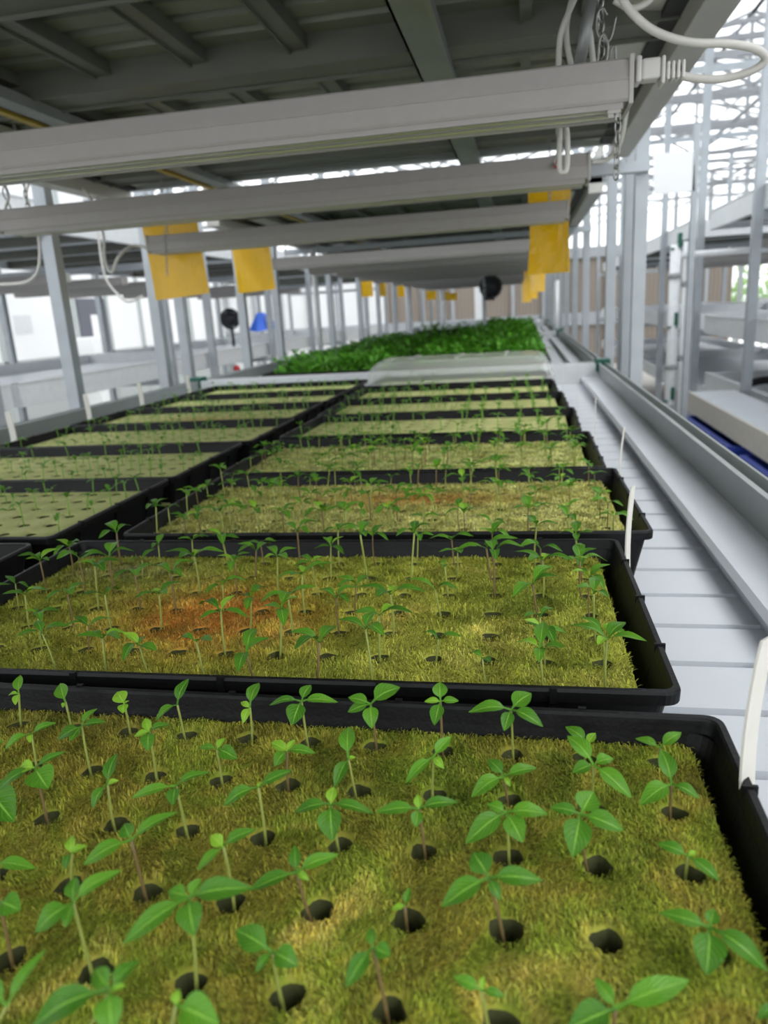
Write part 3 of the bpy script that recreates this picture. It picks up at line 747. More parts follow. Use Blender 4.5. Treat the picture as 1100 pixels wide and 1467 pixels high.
# ================================================================ LAMPS
LX0, LX1 = -1.052, .118
def lamp_proto():
    t = thing('grow_light', (0, 0, 0), 'x', 'lamp', 'slim white grow light bars')
    L = (LX1-LX0)/2; h = .043; d = .036
    m = MB(); pr = [(-d+.002, 0), (-d, .003), (-d+.0005, .0205), (-d+.0012, .0215), (-d+.0005, .0225), (-d+.004, h-.002), (-d+.006, h), (d-.006, h), (d-.004, h-.002), (d, .003), (d-.002, 0), (d-.008, .001), (-d+.008, .001)]
    m.prism(pr[::-1], -L+.004, L-.004, 'X'); m.build('housing', M['lamp_body'], t)
    for s in (-1, 1):
        m = MB(); m.box(*sorted((s*(L-.005), s*L)), -d-.001, d+.001, -.003, h+.002, 0, .001); ec = m.build('end_cap', M['lamp_cap'], t)
        m = MB(); m.tube([(s*L, -.014, h*.5), (s*(L+.0012), -.014, h*.5)], .003, 10); m.build('screw', M['chain'], ec)
    for a in (-.021, .008):
        m = MB(); q = [(a, -.001), (a+.002, -.005), (a+.011, -.005), (a+.013, -.001)]
        m.prism(q[::-1], -L+.012, L-.012, 'X'); m.build('diffuser', M['diffuser'], t)
    m = MB(); m.box(-L+.01, L-.01, -.003, .003, -.005, .001); m.box(-L+.01, L-.01, -d+.004, -d+.010, -.006, .001); m.box(-L+.01, L-.01, d-.010, d-.004, -.006, .001); m.build('lower_rail', M['lamp_body'], t)
    return t
lp = lamp_proto(); LY = [.95, 1.475, 2.105, 3.22, 3.78, 4.36, 4.95, 5.45, 6.3, 6.9, 7.5, 8.1, 8.6]
LZ = .4135
for i, y in enumerate(LY):
    x = (LX0+LX1)/2; lab = f'long slim grey-white grow light bar, {ORD[i+1]} from the front, hanging above the trays'
    if i == 0: lp.location = (x, y, LZ); lp['label'] = lab
    else:
        q = dup(lp, (x, y, LZ), 0, lab)
        if i == 1: L2nd = q; ORG[q.name] = Vector((x, y, LZ))
def chain(pts, label, r=.0009, pitch=.0105, name='hanging_chain'):
    P = bez(pts, 10); m = MB()
    # resample
    seg = [0]
    for a, b in zip(P, P[1:]): seg.append(seg[-1]+(b-a).length)
    n = int(seg[-1]/pitch); k = 0
    for i in range(n):
        s = (i+.5)*pitch
        while k < len(seg)-2 and seg[k+1] < s: k += 1
        t = (s-seg[k])/max(1e-6, seg[k+1]-seg[k]); c = P[k].lerp(P[k+1], t); d = (P[k+1]-P[k]).normalized()
        u = d.orthogonal().normalized(); w = d.cross(u)
        if i % 2: u = w
        ring = []
        for a in range(13):
            an = 2*PI*a/12; ring.append(c+d*(math.cos(an)*pitch*.68)+u*(math.sin(an)*pitch*.30))
        m.tube(ring, r, 5, caps=False)
    o = m.build(name, M['chain'], None, P[0]); tag(o, label, 'chain', 'steel lamp chains'); return o
chain([(.084, .95, .612), (.085, .95, .54), (.088, .95, .462)], 'steel chain holding up the right end of the nearest grow light', .0012, .012)
# S-hook joining chain and lamp clip
m = MB(); hk = [(.092, .94, .505), (.088, .94, .512), (.082, .94, .508), (.081, .94, .495), (.086, .94, .482), (.094, .94, .480), (.098, .94, .488), (.101, .94, .503)]
m.tube(bez(hk, 5), .0012, 6); tag(m.build('wire_hook', M['chain'], None, hk[0]), 'bent wire hook linking the chain above the nearest grow light', 'hook')
m = MB(); m.tube(bez([(.082, .93, .458), (.083, .93, .478), (.088, .93, .484), (.092, .93, .474), (.091, .93, .458)], 6), .0014, 6)
m.tube(bez([(.095, .935, .458), (.0965, .935, .470), (.100, .935, .472), (.101, .935, .458)], 6), .0012, 6)
tag(m.build('wire_loop', M['chain'], None, (.088, .93, .458)), 'pair of small wire loops on top of the nearest grow light', 'wire loop')
m = MB(); m.box(.093, .099, .921, .927, .400, .412); m.box(.101, .1045, .921, .927, .400, .414); m.box(.092, .106, .919, .930, .404, .4105)
c = m.build('chain_clip', M['lamp_cap'], None, (.1, .924, .404)); tag(c, 'small white clip under the nearest light\'s right end', 'clip')
chain([(.1035, .924, .408), (.1035, .924, .37), (.1030, .926, .331)], 'loose steel chain end dangling under the nearest light\'s right end', .0011, .0115)
chain([(-.98, .95, .612), (-.98, .95, .455)], 'steel chain at the far left end of the nearest grow light')
ORN = ['second', 'third', 'fourth', 'fifth', 'sixth', 'seventh', 'eighth', 'ninth', 'tenth', 'eleventh', 'twelfth', 'thirteenth']
for k, y in enumerate(LY[1:]):
    chain([(.07, y, .612), (.07, y, .455)], f'short steel chain holding the right end of the {ORN[k]} grow light', .001, .012)
    chain([(-1.0, y, .612), (-1.0, y, .455)], f'short steel chain holding the left end of the {ORN[k]} grow light', .001, .012)
chain([ony(236, 330, 2.07), ony(240, 400, 2.07)], 'loose chain end dangling in front of the left yellow card', .0008, .011)
# power cord with plug at the nearest lamp
cordt = thing('power_cord', (.12, .95, .44), 'thick white power cord looping right from the nearest light\'s plug', 'power cord')
m = MB(); a = ony(909, 103, .95); b = ony(945, 104, .95)
m.box(a.x, a.x+.006, .937, .963, a.z-.013, a.z+.013, 0, .002); m.box(a.x+.006, b.x, .939, .961, a.z-.011, a.z+.010, 0, .003); m.box(b.x, b.x+.004, .937, .963, b.z-.014, b.z+.014, 0, .002)
plg = m.build('plug', M['plug'], cordt)
m = MB(); q = ony(970, 107, .95)
for k in range(4):
    x = b.x+.006+k*.0052; m.box(x, x+.0034, .9405, .9595, b.z-.0095, b.z+.0085, 0, .0015)
m.tube([b, q], .0055, 10); m.build('strain_relief', M['plug'], plg)
m = MB(); path = [q, ony(1000, 113, .95), ony(1040, 112, .95), ony(1080, 100, .945), ony(1096, 84, .94), ony(1082, 70, .93), ony(1045, 63, .92), ony(985, 60, .91), ony(935, 43, .90), ony(900, 12, .89), ony(886, -20, .89), ony(880, -60, .9)]
m.tube(bez(path, 8), .0042, 10); m.build('cord', M['cable'], cordt)
def cable(name, pts, r, label, cat='cable', mt='cable'):
    m = MB(); m.tube(bez(pts, 8), r, 8); o = m.build(name, M[mt], None, pts[0]); tag(o, label, cat, 'cables around the grow lights'); return o
cable('cable', [ony(800, 96, 1.02), ony(803, 50, 1.02), ony(818, 10, 1.03), ony(835, -25, 1.04)], .0034, 'white cable rising left of the metal rod above the nearest light')
cable('cable', [ony(818, 92, 1.03), ony(812, 62, 1.03), ony(812, 30, 1.03), ony(822, -10, 1.04)], .0034, 'white cable just left of the metal rod, crossing the first cable')
cable('cable', [ony(850, 92, 1.03), ony(846, 55, 1.03), ony(843, 30, 1.03), ony(846, -20, 1.04)], .0034, 'white cable rising between the metal rod and the chain')
cable('cable', [ony(803, 150, 1.05), ony(812, 190, 1.05), ony(812, 238, 1.05), ony(806, 247, 1.05), ony(801, 235, 1.05), ony(803, 160, 1.05)], .0034, 'white cable loop hanging below the nearest light near its right end')
cable('cable', [ony(847, 232, 1.47), ony(870, 228, 1.47), ony(888, 205, 1.45), ony(897, 160, 1.42), ony(905, 110, 1.4)], .0042, 'white cord curving up from the second light\'s right end')
cable('cable', [ony(880, 0, .98), ony(905, 12, .98), ony(930, 0, .98), ony(940, -25, .98)], .0038, 'short white cord arc at the top photo edge above the loop')
m = MB(); m.tube([ony(829, 97, 1.0), ony(851, -20, 1.0)], .0065, 12); m.tube([ony(851, -20, 1.0), ony(860, -110, 1.01)], .0065, 12)
tag(m.build('support_rod', M['galv'], None, ony(829, 97, 1.0)), 'slanting grey metal rod above the nearest light, between white cables', 'rod')
chain([ony(797, 170, 1.1), ony(801, 210, 1.1), ony(796, 235, 1.1)], 'rusty short chain beside the cable loop under the nearest light', .001, .011)
m = MB(); c = ony(799, 240, 1.43); m.tube([c, c+Vector((0, 0, .012))], .006, 10); o = m.build('indicator_cap', M['red'], L2nd)
o['label'] = 'tiny red cap'
cable('cable', [ony(44, 255, 1.9), ony(37, 280, 1.9), ony(47, 310, 1.9), ony(56, 345, 1.95), ony(55, 385, 1.95), ony(38, 404, 1.95), ony(0, 408, 1.95)], .0042, 'white cable bending down beside the left photo edge under the shelf')
cable('cable', [ony(80, 240, 2.0), ony(110, 262, 2.0), ony(130, 285, 2.0), ony(138, 305, 2.0), ony(148, 335, 2.05), ony(150, 372, 2.05), ony(160, 390, 2.05), ony(170, 368, 2.05), ony(190, 352, 2.1), ony(212, 356, 2.1)], .0042, 'white cable dipping in a V left of the large yellow card')
cable('cable', [ony(100, 245, 2.1), ony(140, 285, 2.1), ony(160, 300, 2.1)], .005, 'grey cable slanting under the overhead bench at left')
cable('cable', [ony(140, 330, 3.0), ony(150, 395, 3.0), ony(172, 425, 3.0), ony(186, 432, 3.0), ony(204, 424, 3.0)], .005, 'thin white cable sagging behind the left posts')
cable('wire_bundle', [ony(2, 255, 1.6), ony(12, 280, 1.6), ony(8, 300, 1.6), ony(16, 318, 1.6)], .003, 'tangled thin wire at the extreme left edge below the nearest light', 'wire', 'chain')
cable('wire_bundle', [ony(10, 252, 1.65), ony(4, 275, 1.65), ony(14, 295, 1.65), ony(22, 316, 1.65)], .002, 'second thin wire crossing the tangle at the extreme left edge', 'wire', 'chain')
# ================================================================ YELLOW STICKY CARDS
def card(c, w, h, yaw, label, bend=.01, roll=0.):
    nx, nz = 8, 8; m = MB(); vs = []
    cy, sy = math.cos(yaw), math.sin(yaw); rr = Matrix.Rotation(roll, 3, 'Y')
    for th in (0, .0012):
        for i in range(nx+1):
            for k in range(nz+1):
                u = i/nx-.5; v = k/nz-.5
                p = rr @ Vector((u*w, 0, v*h)); off = bend*(math.cos(u*PI)-.4)+.25*bend*math.sin(u*9+v*6)+th
                vs.append((c[0]+p.x*cy-off*sy, c[1]+p.x*sy+off*cy, c[2]+p.z))
    n = (nx+1)*(nz+1); q = nz+1; fs = []
    for i in range(nx):
        for k in range(nz):
            a = i*q+k; fs.append((a, a+q, a+q+1, a+1)); fs.append((n+a+1, n+a+q+1, n+a+q, n+a))
    for i in range(nx): fs.append((i*q, n+i*q, n+(i+1)*q, (i+1)*q)); fs.append((i*q+nz, (i+1)*q+nz, n+(i+1)*q+nz, n+i*q+nz))
    for k in range(nz): fs.append((k, k+1, n+k+1, n+k)); fs.append((nx*q+k, n+nx*q+k, n+nx*q+k+1, nx*q+k+1))
    m.add(vs, fs, False)
    t = thing('sticky_card', (c[0], c[1], c[2]), label, 'sticky trap', 'yellow sticky insect cards')
    m.build('card', M['card'], t)
    m = MB(); m.tube([(c[0], c[1], c[2]+h/2-.012), (c[0]+.003, c[1], c[2]+h/2+.03), (c[0], c[1], .603)], .0012, 6); m.build('hanging_wire', M['chain'], t)
    return t
ca = ony(252, 370, 2.20); card((ca.x, 2.20, ca.z), .176, .225, .0, 'large yellow sticky card at left, overlapped by the third light\'s end', .006, -.06)
cb = ony(353, 374, 3.2); card((cb.x, 3.28, cb.z), .172, .25, .05, 'yellow sticky card second from the left, right of the largest one', .006, -.05)
cc = ony(788, 330, 2.3); card((cc.x, 2.30, cc.z), .150, .235, -.75, 'crinkled glossy yellow card at right, behind the third light\'s right end', .018, .02)
for u, v, Y, yw, lab, w, h in ((770, 392, 3.9, 1.1, 'narrow edge-on yellow card just below the glossy right-hand one', .16, .17), (760, 408, 5.0, 1.0, 'yellow card behind the narrow right-hand one, seen slantwise', .16, .17), (754, 418, 6.2, 1.1, 'farthest right-hand yellow card near the brown wall', .16, .16),
      (524, 412, 6.8, .2, 'small yellow card left of centre, squarest of the far row', .125, .16), (546, 413, 7.6, 1.0, 'narrow far yellow card just right of the square one', .13, .16), (579, 417, 8.8, .2, 'small far yellow card above the white pipe', .15, .12),
      (618, 423, 9.8, .1, 'tiny yellow card left of the farthest pair', .13, .11), (636, 424, 10.4, .2, 'tiny far yellow card left of its twin', .13, .10), (648, 425, 11.0, .2, 'tiny far yellow card right of its twin', .13, .10)):
    p = ony(u, v, Y); card((p.x, Y, p.z), w, h, yw, lab, .006)
# ================================================================ fan hanging mid-way
p = ony(703, 411, 6.0); ft = thing('circulation_fan', (p.x, 6.0, p.z), 'small dark round fan on a post above the far trays', 'fan')
m = MB()
for r in (.085, .06, .035):
    ring = [p+Vector((math.cos(a)*r, -.02, math.sin(a)*r)) for a in [2*PI*k/20 for k in range(21)]]; m.tube(ring, .0025, 5, caps=False)
for k in range(10):
    a = 2*PI*k/10; m.tube([p+Vector((math.cos(a)*.02, -.03, math.sin(a)*.02)), p+Vector((math.cos(a)*.085, -.02, math.sin(a)*.085))], .0018, 4)
m.build('guard', M['dark'], ft)
m = MB(); ro = [(p+Vector((math.cos(2*PI*k/24)*r, yy, math.sin(2*PI*k/24)*r))) for r, yy in ((.088, -.03), (.088, .05), (.083, .05), (.083, -.03)) for k in range(24)]
m.add(ro, [(j*24+k, j*24+(k+1) % 24, ((j+1) % 4)*24+(k+1) % 24, ((j+1) % 4)*24+k) for j in range(4) for k in range(24)], True); m.build('shroud', M['dark'], ft)
m = MB()
for k in range(7):
    a = 2*PI*k/7; c = p+Vector((math.cos(a)*.045, 0, math.sin(a)*.045)); m.obox(c, (.07, .004, .07), Matrix.Rotation(-a, 3, 'Y') @ Matrix.Rotation(.5, 3, 'X'))
m.build('blade', M['dark'], ft)
m = MB(); m.tube([p+Vector((0, -.02, 0)), p+Vector((0, .07, 0))], .04, 12); m.box(p.x-.05, p.x+.03, 5.97, 6.03, p.z-.10, p.z-.075); m.build('motor', M['dark'], ft)
m = MB(); q0 = ony(690, 455, 6.0); m.box(p.x-.065, p.x-.04, 5.985, 6.015, -.06, .59); m.build('bracket_post', M['post'], ft)
# ================================================================ NEIGHBOUR RACKS
def side_rack(name, x0, x1, ys, secs, label, tiers=(0, .69), lights=True, seed=1, top=2.0):
    t = thing(name, ((x0+x1)/2, 6, -Z0), label, 'rack')
    for y in ys:
        for x in (x0, x1): post_mb(x, y, -Z0, top, .045).build('post', M['post'], t)
    for y in ys[::2]:
        for z in tiers:
            m = MB(); m.box(x0, x1, y-.02, y+.02, z-.15, z-.112); m.build('cross_rail', M['post'], t)
        m = MB(); m.box(x0, x1, y-.015, y+.015, top-.05, top); m.build('cross_rail', M['post'], t)
    return t
def side_bench(x0, x1, y0, y1, z, label, h=.115):
    t = thing('rolling_bench', ((x0+x1)/2, (y0+y1)/2, z-h), label, 'bench', 'benches in the neighbouring racks')
    for a, b in ((x0, x0+.025), (x1-.025, x1)):
        m = MB(); m.box(a, b, y0, y1, z-h, z, 0, .002); m.box(a-.004, b+.004, y0, y1, z-.006, z+.002); m.build('rim', M['offwhite'], t)
    for y in (y0, y1-.02):
        m = MB(); m.box(x0+.025, x1-.025, y, y+.02, z-h, z); m.build('end_plate', M['offwhite'], t)
    m = MB(); p = []; y = y0+.02; pt = .1
    while y+pt < y1-.02:
        p += [(y, z-.075), (y+pt*.8, z-.075), (y+pt*.84, z-.082), (y+pt*.96, z-.082)]; y += pt
    p += [(y1-.02, z-.075)]; q = [(a, b-.006) for a, b in p]
    m.prism(q+p[::-1], x0+.02, x1-.02, 'X'); m.build('floor_sheet', M['alu_floor'], t)
    m = MB(); y = y0+.3
    while y < y1: m.box(x0+.03, x1-.03, y-.03, y+.03, z-h+.002, z-.083); y += .6
    m.build('cross_beam', M['galv_dark'], t)
    return t
lx0, lx1 = -3.68, -2.20
side_rack('rack_frame', lx0-.05, lx1+.05, [.6, 2.72, 4.35, 5.0, 6.3, 7.6, 9, 10.5, 12], None, 'galvanised rack frame across the left aisle', top=1.25)
for k, (a, b) in enumerate(((-1, 2.9), (2.96, 5.9), (5.96, 8.9), (8.96, 11.9))):
    w = ['nearest', 'second', 'third', 'farthest'][k]
    side_bench(lx0, lx1, a, b, 0, f'{w} pale metal bench at tray height across the left aisle', .108)
    side_bench(lx0, lx1, a, b, .69+.11, f'{w} overhead bench across the left aisle, white side panel and dark underside', .135)
    side_bench(lx0, lx1, a, b, -.62, f'{w} low bench across the left aisle, under the pale one')
rx0, rx1 = 1.17, 2.6
side_rack('rack_frame', 1.15, 2.65, [1.2, 2.9, 4.2, 5.45, 6.8, 8.2, 9.6, 11, 12.4], None, 'galvanised rack frame across the right aisle with tall slim posts', top=1.9)
for k, (a, b) in enumerate(((-.5, 2.6), (2.66, 5.3), (5.9, 8.9), (8.96, 11.9))):
    w = ['nearest', 'second', 'third', 'farthest'][k]
    side_bench(rx0, rx1, a, b, .06, f'{w} pale metal bench at tray height across the right aisle', .115)
    side_bench(rx0, rx1, a, b, .70, f'{w} overhead bench across the right aisle with pale fascia', .115)
    side_bench(rx0, rx1, a if k != 2 else 5.5, b if k != 1 else 5.2, -.30 if k < 2 else -.42, f'{w} low ribbed bench across the right aisle, below tray height', .10)
side_rack('rack_frame', 3.6, 5.1, [3, 5, 7, 9, 11, 13], None, 'second rack frame from the middle row on the right', top=1.9)
for k, (a, b) in enumerate(((1, 5.9), (6, 8.9), (9, 13))):
    w = ['nearest', 'middle', 'farthest'][k]
    side_bench(3.65, 5.05, a, b, .06, f'{w} pale bench in the second rack on the right')
    side_bench(3.65, 5.05, a, b, .75, f'{w} overhead bench in the second rack on the right')
# lamps under the neighbour shelves
def nlamp(x0, x1, y, z, label):
    q = dup(lp, ((x0+x1)/2, y, z), 0, label, 'grow lights in the neighbouring racks'); return q
for k, y in enumerate((3.1, 3.7, 4.3, 4.9, 5.5, 6.4, 7.2, 8.0)):
    nlamp(-3.53, -2.35, y, .46, f'blurred grow light under the left neighbouring shelf, {ORD[k+1]} from the front')
for k, y in enumerate((3.2, 3.9, 4.6, 5.2, 6.3, 7.0, 7.8)):
    nlamp(1.27, 2.44, y, .43, f'blurred grow light under the right neighbouring shelf, {ORD[k+1]} from the front')
# drain pipes right
def pvc(x, y, z0, z1, r, label, fit):
    t = thing('drain_pipe', (x, y, z0), label, 'pipe', 'white plastic pipes')
    m = MB(); m.tube([(x, y, z0), (x, y, z1)], r, 14); m.build('pipe', M['pvc'], t)
    for z in fit:
        m = MB(); m.tube([(x, y, z), (x, y, z+.03)], r*1.25, 14); m.build('coupling', M['mullion'], t)
    return t
a = ony(968, 350, 5.0); b = ony(957, 640, 5.0); pvc((a.x+b.x)/2, 5.0, -Z0, a.z, .033, 'thick white pipe standing beside slim right posts, left of its pair', (.30, -.25, -.5))
a = ony(986, 345, 5.0); pvc(a.x+.005, 5.05, -Z0, a.z, .022, 'thinner white pipe standing close right of the thick one', (.25, -.2))
m = MB(); z = ony(975, 366, 5.0).z; m.tube([(.955, 5.0, z), (2.4, 5.1, z+.02)], .02, 10); tag(m.build('cross_pipe', M['pvc'], None, (.955, 5, z)), 'white pipe running level to the right from the drain pipes', 'pipe', 'white plastic pipes')
for (u, v, lab) in ((973, 344, 'dark green fitting at the top of the thick white pipe'), (967, 457, 'dark green fitting halfway down the thick white pipe'), (962, 563, 'lowest dark green fitting beside the thick white pipe')):
    p = ony(u, v, 5.0); m = MB(); m.box(p.x-.012, p.x+.012, 4.96, 5.0, p.z-.04, p.z+.04, 0, .003); m.box(p.x-.05, p.x+.01, 4.97, 4.99, p.z-.055, p.z-.043)
    tag(m.build('pipe_clamp', M['green'], None, p), lab, 'pipe fitting', 'green pipe fittings')
p = onx(803, 430, .26); pvc(.25, 6.05, -.06, .36, .022, 'white pipe between the right posts below the far cards', ())
pvc(-1.10, 4.03, -.06, .55, .016, 'slim white pipe at left beside the bushy trays', ())
pvc(-1.04, 7.0, -.06, .55, .03, 'white pipe left of centre beyond the bushy trays', ())
pvc(-.95, 9.2, -.06, .5, .03, 'farthest white pipe left of centre', ())
# white board on the right
p = [ony(935, 220, 3.6), ony(994, 216, 3.6), ony(995, 274, 3.6), ony(937, 279, 3.6)]
m = MB(); m.add([(q.x, 3.6, q.z) for q in p]+[(q.x, 3.606, q.z) for q in p], [(3, 2, 1, 0), (4, 5, 6, 7), (0, 1, 5, 4), (1, 2, 6, 5), (2, 3, 7, 6), (3, 0, 4, 7)])
bt = thing('hanging_board', (p[0].x, 3.6, p[2].z), 'blank white board fixed high between slim posts at right', 'board')
m.build('board', M['white'], bt)
m = MB(); x = p[1].x+.012; m.box(x-.012, x+.012, 3.6, 3.63, -Z0, p[0].z+.1); m.build('support_post', M['post'], bt)
# blue tubs standing under a low bench beyond the rim
for (y0, y1, lab, w_) in ((3.28, 4.18, 'long blue plastic tub beyond the right bench rim', 'long blue tub'), (1.9, 3.10, 'nearer blue plastic tub at the right photo edge', 'nearer blue tub')):
    z1 = -.425; x0, x1 = .855, 1.10; w = .01
    t = thing('plastic_tub', ((x0+x1)/2, (y0+y1)/2, z1-.33), lab, 'tub', 'blue plastic tubs')
    m = MB()
    m.box(x0, x0+w, y0, y1, z1-.32, z1, 0, .002); m.box(x1-w, x1, y0, y1, z1-.32, z1, 0, .002); m.box(x0, x1, y0, y0+w, z1-.32, z1, 0, .002); m.box(x0, x1, y1-w, y1, z1-.32, z1, 0, .002); m.box(x0, x1, y0, y1, z1-.33, z1-.31)
    for k in range(3): yy = y0+(y1-y0)*(k+1)/4; m.box(x0-.008, x0, yy-.02, yy+.02, z1-.3, z1-.03)
    m.build('body', M['blue'], t)
    m = MB(); m.box(x0-.015, x0, y0, y1, z1-.025, z1, 0, .003); m.box(x1, x1+.012, y0, y1, z1-.025, z1, 0, .003); m.box(x0, x1, y0-.012, y0, z1-.025, z1, 0, .003)
    m.build('lip', M['blue'], t)
    st = thing('low_stand', ((x0+x1)/2, (y0+y1)/2, -Z0), f'low metal stand under the {w_} at right', 'stand')
    m = MB(); m.box(x0, x1, y0, y1, z1-.36, z1-.332); m.build('top', M['galv'], st)
    for xx in (x0, x1-.03):
        for yy in (y0, y1-.03): m = MB(); m.box(xx, xx+.03, yy, yy+.03, -Z0, z1-.36); m.build('leg', M['galv'], st)
t = thing('low_bench', (1.0, 3.0, -Z0), 'low pale bench with beige side panel above the blue tubs', 'bench')
m = MB(); m.box(.872, .885, 1.5, 4.28, -.405, -.305); m.build('side_panel', M['beige'], t)
m = MB(); m.box(.885, 1.115, 1.5, 4.28, -.33, -.31); m.build('top', M['alu_floor'], t)
for y in (1.6, 3.15, 4.2):
    m = MB(); m.box(1.085, 1.11, y, y+.03, -Z0, -.33); m.build('leg', M['post'], t)
m = MB(); p = Vector((1.25, 4.6, -.36)); m.tube(bez([(1.22, 4.7, -.36), (1.35, 4.6, -.30), (1.6, 4.7, -.33), (2.2, 4.8, -.36)], 6), .022, 8); tag(m.build('black_hose', M['rubber_and_shade'], None, p), 'black hose lying on the low ribbed bench at the right edge', 'hose')
# small things at left
def blob(c, r, mt, name, lab, cat, squash=(1, 1, 1)):
    bm = bmesh.new(); bmesh.ops.create_icosphere(bm, subdivisions=3, radius=1)
    m = MB(); m.add([(c[0]+v.co.x*r*squash[0], c[1]+v.co.y*r*squash[1], c[2]+v.co.z*r*squash[2]*(1 if v.co.z > -.6 else .6)) for v in bm.verts], [[v.index for v in f.verts] for f in bm.faces], True); bm.free()
    return tag(m.build(name, M[mt], None, c), lab, cat)
blob((.062, .397, -.008), .0035, 'rubber_and_shade', 'soil_crumb', 'tiny black crumb in the front right corner of the second tray', 'crumb')
# crumpled blue tarp on the left neighbour bench
m = MB(); c0 = ony(358, 474, 6.3); A = ony(356, 474, 6.3); B = ony(388, 472, 6.3); T = ony(368, 448, 6.3); T2 = ony(376, 454, 6.3)
dp = Vector((0, .28, 0)); mid = (A+B)/2
m.add([A, B, T2, T, A+dp, B+dp, T2+dp*.7, T+dp*.6, mid+Vector((0, -.08, -.01))], [(0, 8, 3), (8, 1, 2), (8, 2, 3), (1, 5, 6, 2), (5, 4, 7, 6), (4, 0, 3, 7), (3, 2, 6, 7), (0, 4, 5, 1, 8)])
tag(m.build('blue_tarp', M['tarp'], None, A), 'bright blue crumpled tarp heaped on the bench across the left aisle', 'tarp')
p = ony(330, 460, 6.6); t = thing('floor_fan', p, 'black blurred fan standing left of the blue tarp', 'fan')
m = MB()
for r in (.085, .06, .04):
    m.tube([p+Vector((math.cos(a)*r, 0, .02+math.sin(a)*r)) for a in [2*PI*k/16 for k in range(17)]], .012, 6, caps=False)
m.tube([p+Vector((0, -.02, .02)), p+Vector((0, .06, .02))], .045, 10)
for k in range(5): a = 2*PI*k/5+.4; m.obox(p+Vector((math.cos(a)*.06, .02, .02+math.sin(a)*.06)), (.06, .005, .05), Matrix.Rotation(-a, 3, 'Y') @ Matrix.Rotation(.4, 3, 'X'))
m.build('head', M['dark'], t)
m = MB(); m.tube([p+Vector((0, .02, -.05)), Vector((p.x, p.y+.02, -.07))], .015, 8); m.tube([Vector((p.x, p.y+.02, -.075)), Vector((p.x, p.y+.02, -.065))], .06, 12); m.build('stand', M['dark'], t)
p = ony(339, 528, 5.6); blob((p.x, 5.6, p.z), .028, 'red', 'red_ball', 'small bright red ball below the left posts near the bushy trays', 'ball')
for k, (u, v, Y, r, mt, lab) in enumerate(((57, 586, 3.6, .03, 'white', 'white rounded pot at left below the pale bench, with orange beside it'), (66, 586, 3.62, .018, 'orange', 'orange cap between two white pots at left'), (97, 586, 3.6, .032, 'white', 'larger white rounded pot right of the orange cap'), (82, 588, 3.5, .018, 'mullion', 'grey small pot between white ones at left'))):
    p = ony(u, v, Y); blob((p.x, Y, -.69+r*.9), r, mt, 'small_pot', lab, 'pot', (1, 1, .8))
p = onx(116, 234*0+440, -6.3)
# ================================================================ THE GREENHOUSE
m = MB(); m.box(-9, 9, -4, 18, -Z0-.05, -Z0); structure(m.build('floor', M['concrete']))
WX = -6.5
m = MB(); m.box(WX-.05, WX, -4, 17, -Z0, 2.4)
structure(m.build('wall_left', M['white']))
m = MB(); m.box(WX, WX+.02, -4, 17, -Z0, -.19); structure(m.build('baseboard_left', M['mullion']))
m = MB()
for y in (8.55, 10.25, 11.15, 12.2, 13.2, 14.2, 15.2, 5.0, 6.6): m.box(WX, WX+.03, y-.04, y+.04, -Z0, 2.4)
m.box(WX, WX+.03, -4, 17, -.19, -.13); structure(m.build('trim_1', M['mullion']))
m = MB(); m.box(WX, WX+.035, 10.32, 11.1, -.15, .66); structure(m.build('door_1', M['doorgrey']))
m = MB(); m.box(WX+.036, WX+.042, 10.62, 10.82, .06, .42, 0, .004); tag(m.build('notice_sheet', M['white'], None, (WX+.04, 10.7, .25)), 'white sheet fixed on the dark grey door at left', 'notice')
m = MB(); m.box(WX+.06, WX+.34, 10.1, 10.45, -Z0, .10, 0, .02); tag(m.build('white_cabinet', M['white'], None, (WX+.17, 10.27, -Z0)), 'tall white cabinet in front of the dark door at left', 'cabinet')
a = onx(36, 465, WX+.03); m = MB(); m.box(WX, WX+.006, a.y-.18, a.y+.18, a.z-.12, a.z+.12); tag(m.build('wall_notice', M['offwhite'], None, a), 'pale grey notice on the white wall at far left', 'notice')
# far wall: brown cooling pad between white posts, with a glazed part on the right
m = MB(); m.box(-2.9, 4.0, 16, 16.12, -Z0, 1.05); structure(m.build('wall_far', M['pad']))
m = MB(); m.box(-6.5, -2.9, 16, 16.12, -Z0, 1.05); structure(m.build('wall_back', M['white']))
m = MB(); m.box(-6.5, 8, 15.94, 16.0, -.30, -.05); m.box(-6.5, 8, 15.94, 16.0, 1.0, 1.2)
x = -6.4
while x < 8: m.box(x-.035, x+.035, 15.93, 16.0, -Z0, 2.4); x += .62
structure(m.build('trim_2', M['roofbar']))
m = MB(); m.box(-6.5, 8, 16.0, 16.02, 1.2, 2.4); m.box(4.0, 8, 16.0, 16.02, -Z0, 1.2); structure(m.build('window_1', M['glass']))
m = MB(); m.box(7.98, 8, -4, 16, -Z0, 2.4); structure(m.build('window_2', M['glass']))
m = MB()
for y in range(-4, 17, 2): m.box(7.95, 8.02, y-.04, y+.04, -Z0, 2.4)
structure(m.build('trim_3', M['roofbar']))
# outside foliage behind the right window
random.seed(9); m = MB()
for k in range(900):
    b = Vector((random.uniform(3.9, 7.8), random.uniform(16.4, 17.2), random.uniform(-.8, .9)*random.random()+.0))
    a = random.uniform(0, 6.28); L = random.uniform(.1, .22); leaf_geo(m, b, b+Vector((math.cos(a)*L, random.uniform(-.1, .1), math.sin(a)*L)), .6, nl=3)
for k in range(14): x = 4+k*.28; m.tube([(x, 16.8, -Z0), (x+.05, 16.8, .7)], .02, 5)
tag(m.build('outdoor_shrubs', M['leaf_young']), 'yellow-green shrubs growing outside beyond the far right glazing', 'shrubs', None, 'stuff')
